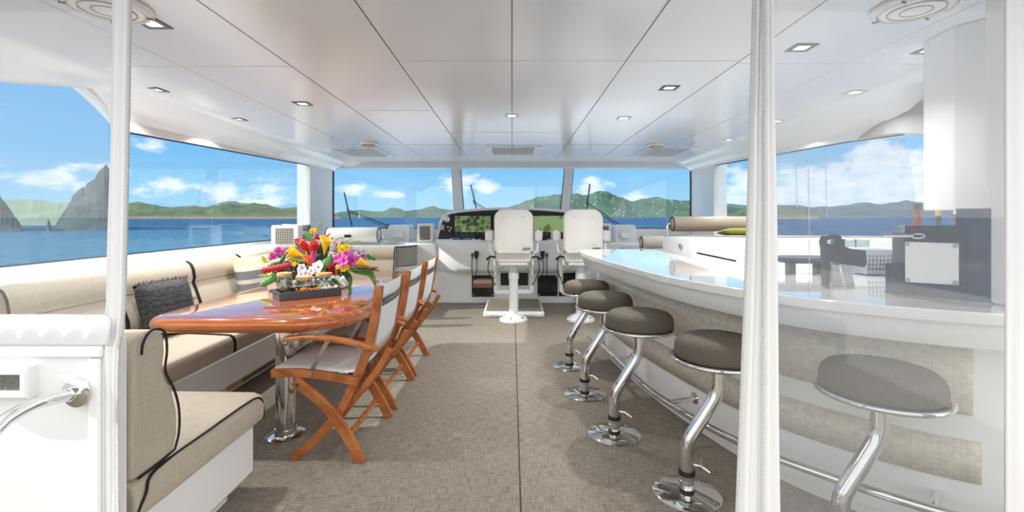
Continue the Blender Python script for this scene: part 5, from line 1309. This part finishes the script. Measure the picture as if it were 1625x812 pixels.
leaf([(1000,500),(1080,490),(1160,500),(1210,520)], .035, GRD, 'leaf', -.08,-.1)
leaf([(960,470),(1040,470),(1120,480)], .05, GR, 'leaf', -.06,-.08)
leaf([(600,440),(620,380),(700,360),(760,380)], .04, GRD, 'leaf', -.02,0)
leaf([(420,280),(480,330),(560,380)], .03, GRD, 'leaf', 0,0)
leaf([(250,460),(330,500),(420,520)], .04, GRD, 'leaf', -.06,-.06)
leaf([(520,420),(430,400),(350,450)], .05, GR, 'leaf', .02,.0)
leaf([(700,420),(800,430),(900,440),(1000,440)], .06, GRD, 'leaf', .03,.03)
leaf([(400,440),(500,460),(620,450),(720,430)], .07, GRD, 'leaf', .02,.02)
leaf([(980,500),(1060,520),(1150,530),(1200,590)], .022, GR, 'leaf', -.05,-.1)
for pts, w_, m_ in (([(430,520),(380,560),(330,600)],.035,GRD),([(330,330),(300,380),(260,420)],.03,GRD),([(480,260),(440,230),(420,240)],.03,GR),([(760,300),(740,250),(690,210)],.035,GRD),
    ([(820,470),(770,500),(740,470)],.05,GRD),([(560,420),(600,470),(660,520)],.04,GRD),([(880,440),(960,450),(1030,480)],.045,GRD),([(1040,440),(1100,420),(1150,430)],.03,GR),([(270,390),(220,430),(150,450)],.03,GR),([(660,330),(640,290),(600,270)],.04,GRD)):
    leaf(pts, w_, m_, 'leaf', -.03,-.05)
def frond(pts, L_, m_, dd=0.0, n_=22):
    P = smooth_path([CP(a,b_,dd) for a, b_ in pts], 8); mb = MB(); mb.tube(P, .0018, 5)
    for i in range(2, len(P)-1):
        t_ = (P[i+1 if i+1 < len(P) else i]-P[i-1]).normalized(); sd_ = t_.cross(Vector((0,-1,0))).normalized(); ll = L_*math.sin(PI*(i/len(P))**.8)
        for s in (-1,1): e_ = P[i]+(sd_*s*.8+t_*.7).normalized()*ll; mb.tube([P[i], (P[i]+e_)/2+Vector((0,-.003,.002)), e_], [.0016,.0026,.0005], 4)
    mb.build('palm_frond', m_, fa, smooth=80)
frond([(980,480),(1060,490),(1140,520),(1180,540),(1215,600),(1222,670)], .035, GR, -.12)
frond([(960,560),(975,620),(970,680),(985,730)], .02, GR, -.16)
frond([(700,420),(690,320),(685,220)], .035, GRD, .0)
frond([(840,330),(900,240),(1000,215),(1080,200)], .022, GRL, .05)
frond([(160,540),(110,545),(60,545)], .012, GRL, 0)
frond([(1000,460),(1100,440),(1190,500)], .03, GRD, -.06)
BRW = pm('brown_twig',(120,72,48))
for pts in ([(770,330),(800,230),(860,170),(920,180)],[(880,300),(880,230),(960,190),(1000,180)],[(640,170),(650,90),(690,40),(680,0)],[(850,260),(900,200),(880,160)]):
    MB().tube(smooth_path([CP(a,b_,.04) for a, b_ in pts],5), .002, 5).build('twig', BRW, fa)
for cx_, cy_ in ((645,60),(668,35),(680,5),(655,85),(690,20)): MB().ball(CP(cx_,cy_,.04), .007, (1,1,1.4), 8, 6).build('bud', GRL, fa)
for cx_, cy_, s in ((1150,345,.013),(1175,360,.012),(1200,372,.013),(1212,385,.009),(1165,375,.009)): MB().ball(CP(cx_,cy_,0), s, (1,1,1), 10, 8).build('green_berry', GR, fa)
# mossy filling that carries the stems
mb = MB()
for i in range(70):
    c0 = Vector((random.uniform(-1.72,-1.28), FD+random.uniform(-.05,.12), TZ+random.uniform(.09,.19))); d_ = Vector((random.uniform(-1,1),random.uniform(-1,.4),random.uniform(.1,1))).normalized()
    mb.rows(petal_rows(c0, d_, Vector((0,-.5,1)).normalized(), random.uniform(.05,.10), .03, .1, 3, 2))
for i in range(40):
    c0 = Vector((random.uniform(-1.72,-1.32), FD-.07+random.uniform(-.02,.02), TZ+random.uniform(.05,.12))); d_ = Vector((random.uniform(-1,1),-.3,random.uniform(-.6,.8))).normalized()
    mb.rows(petal_rows(c0, d_, Vector((0,-1,.2)).normalized(), random.uniform(.04,.08), .025, .1, 3, 2))
o = mb.build('filler_foliage', GRD, fa, smooth=80); o['kind'] = 'stuff'
mb = MB()
for cx_, cy_ in ((215,360),(262,305),(500,470),(835,240),(915,400),(1000,300),(600,105),(900,290),(1175,360),(300,460),(560,270),(715,340),(70,545),(1180,450),(180,520),(110,360)):
    p_ = CP(cx_,cy_,.01); b0 = Vector((max(-1.7,min(-1.3,p_.x)), FD+.04, TZ+.08)); mid = (p_+b0)/2+Vector((0,0,.02)); mb.tube(smooth_path([b0,mid,p_],5), .0025, 5)
mb.build('stems', GR, fa)
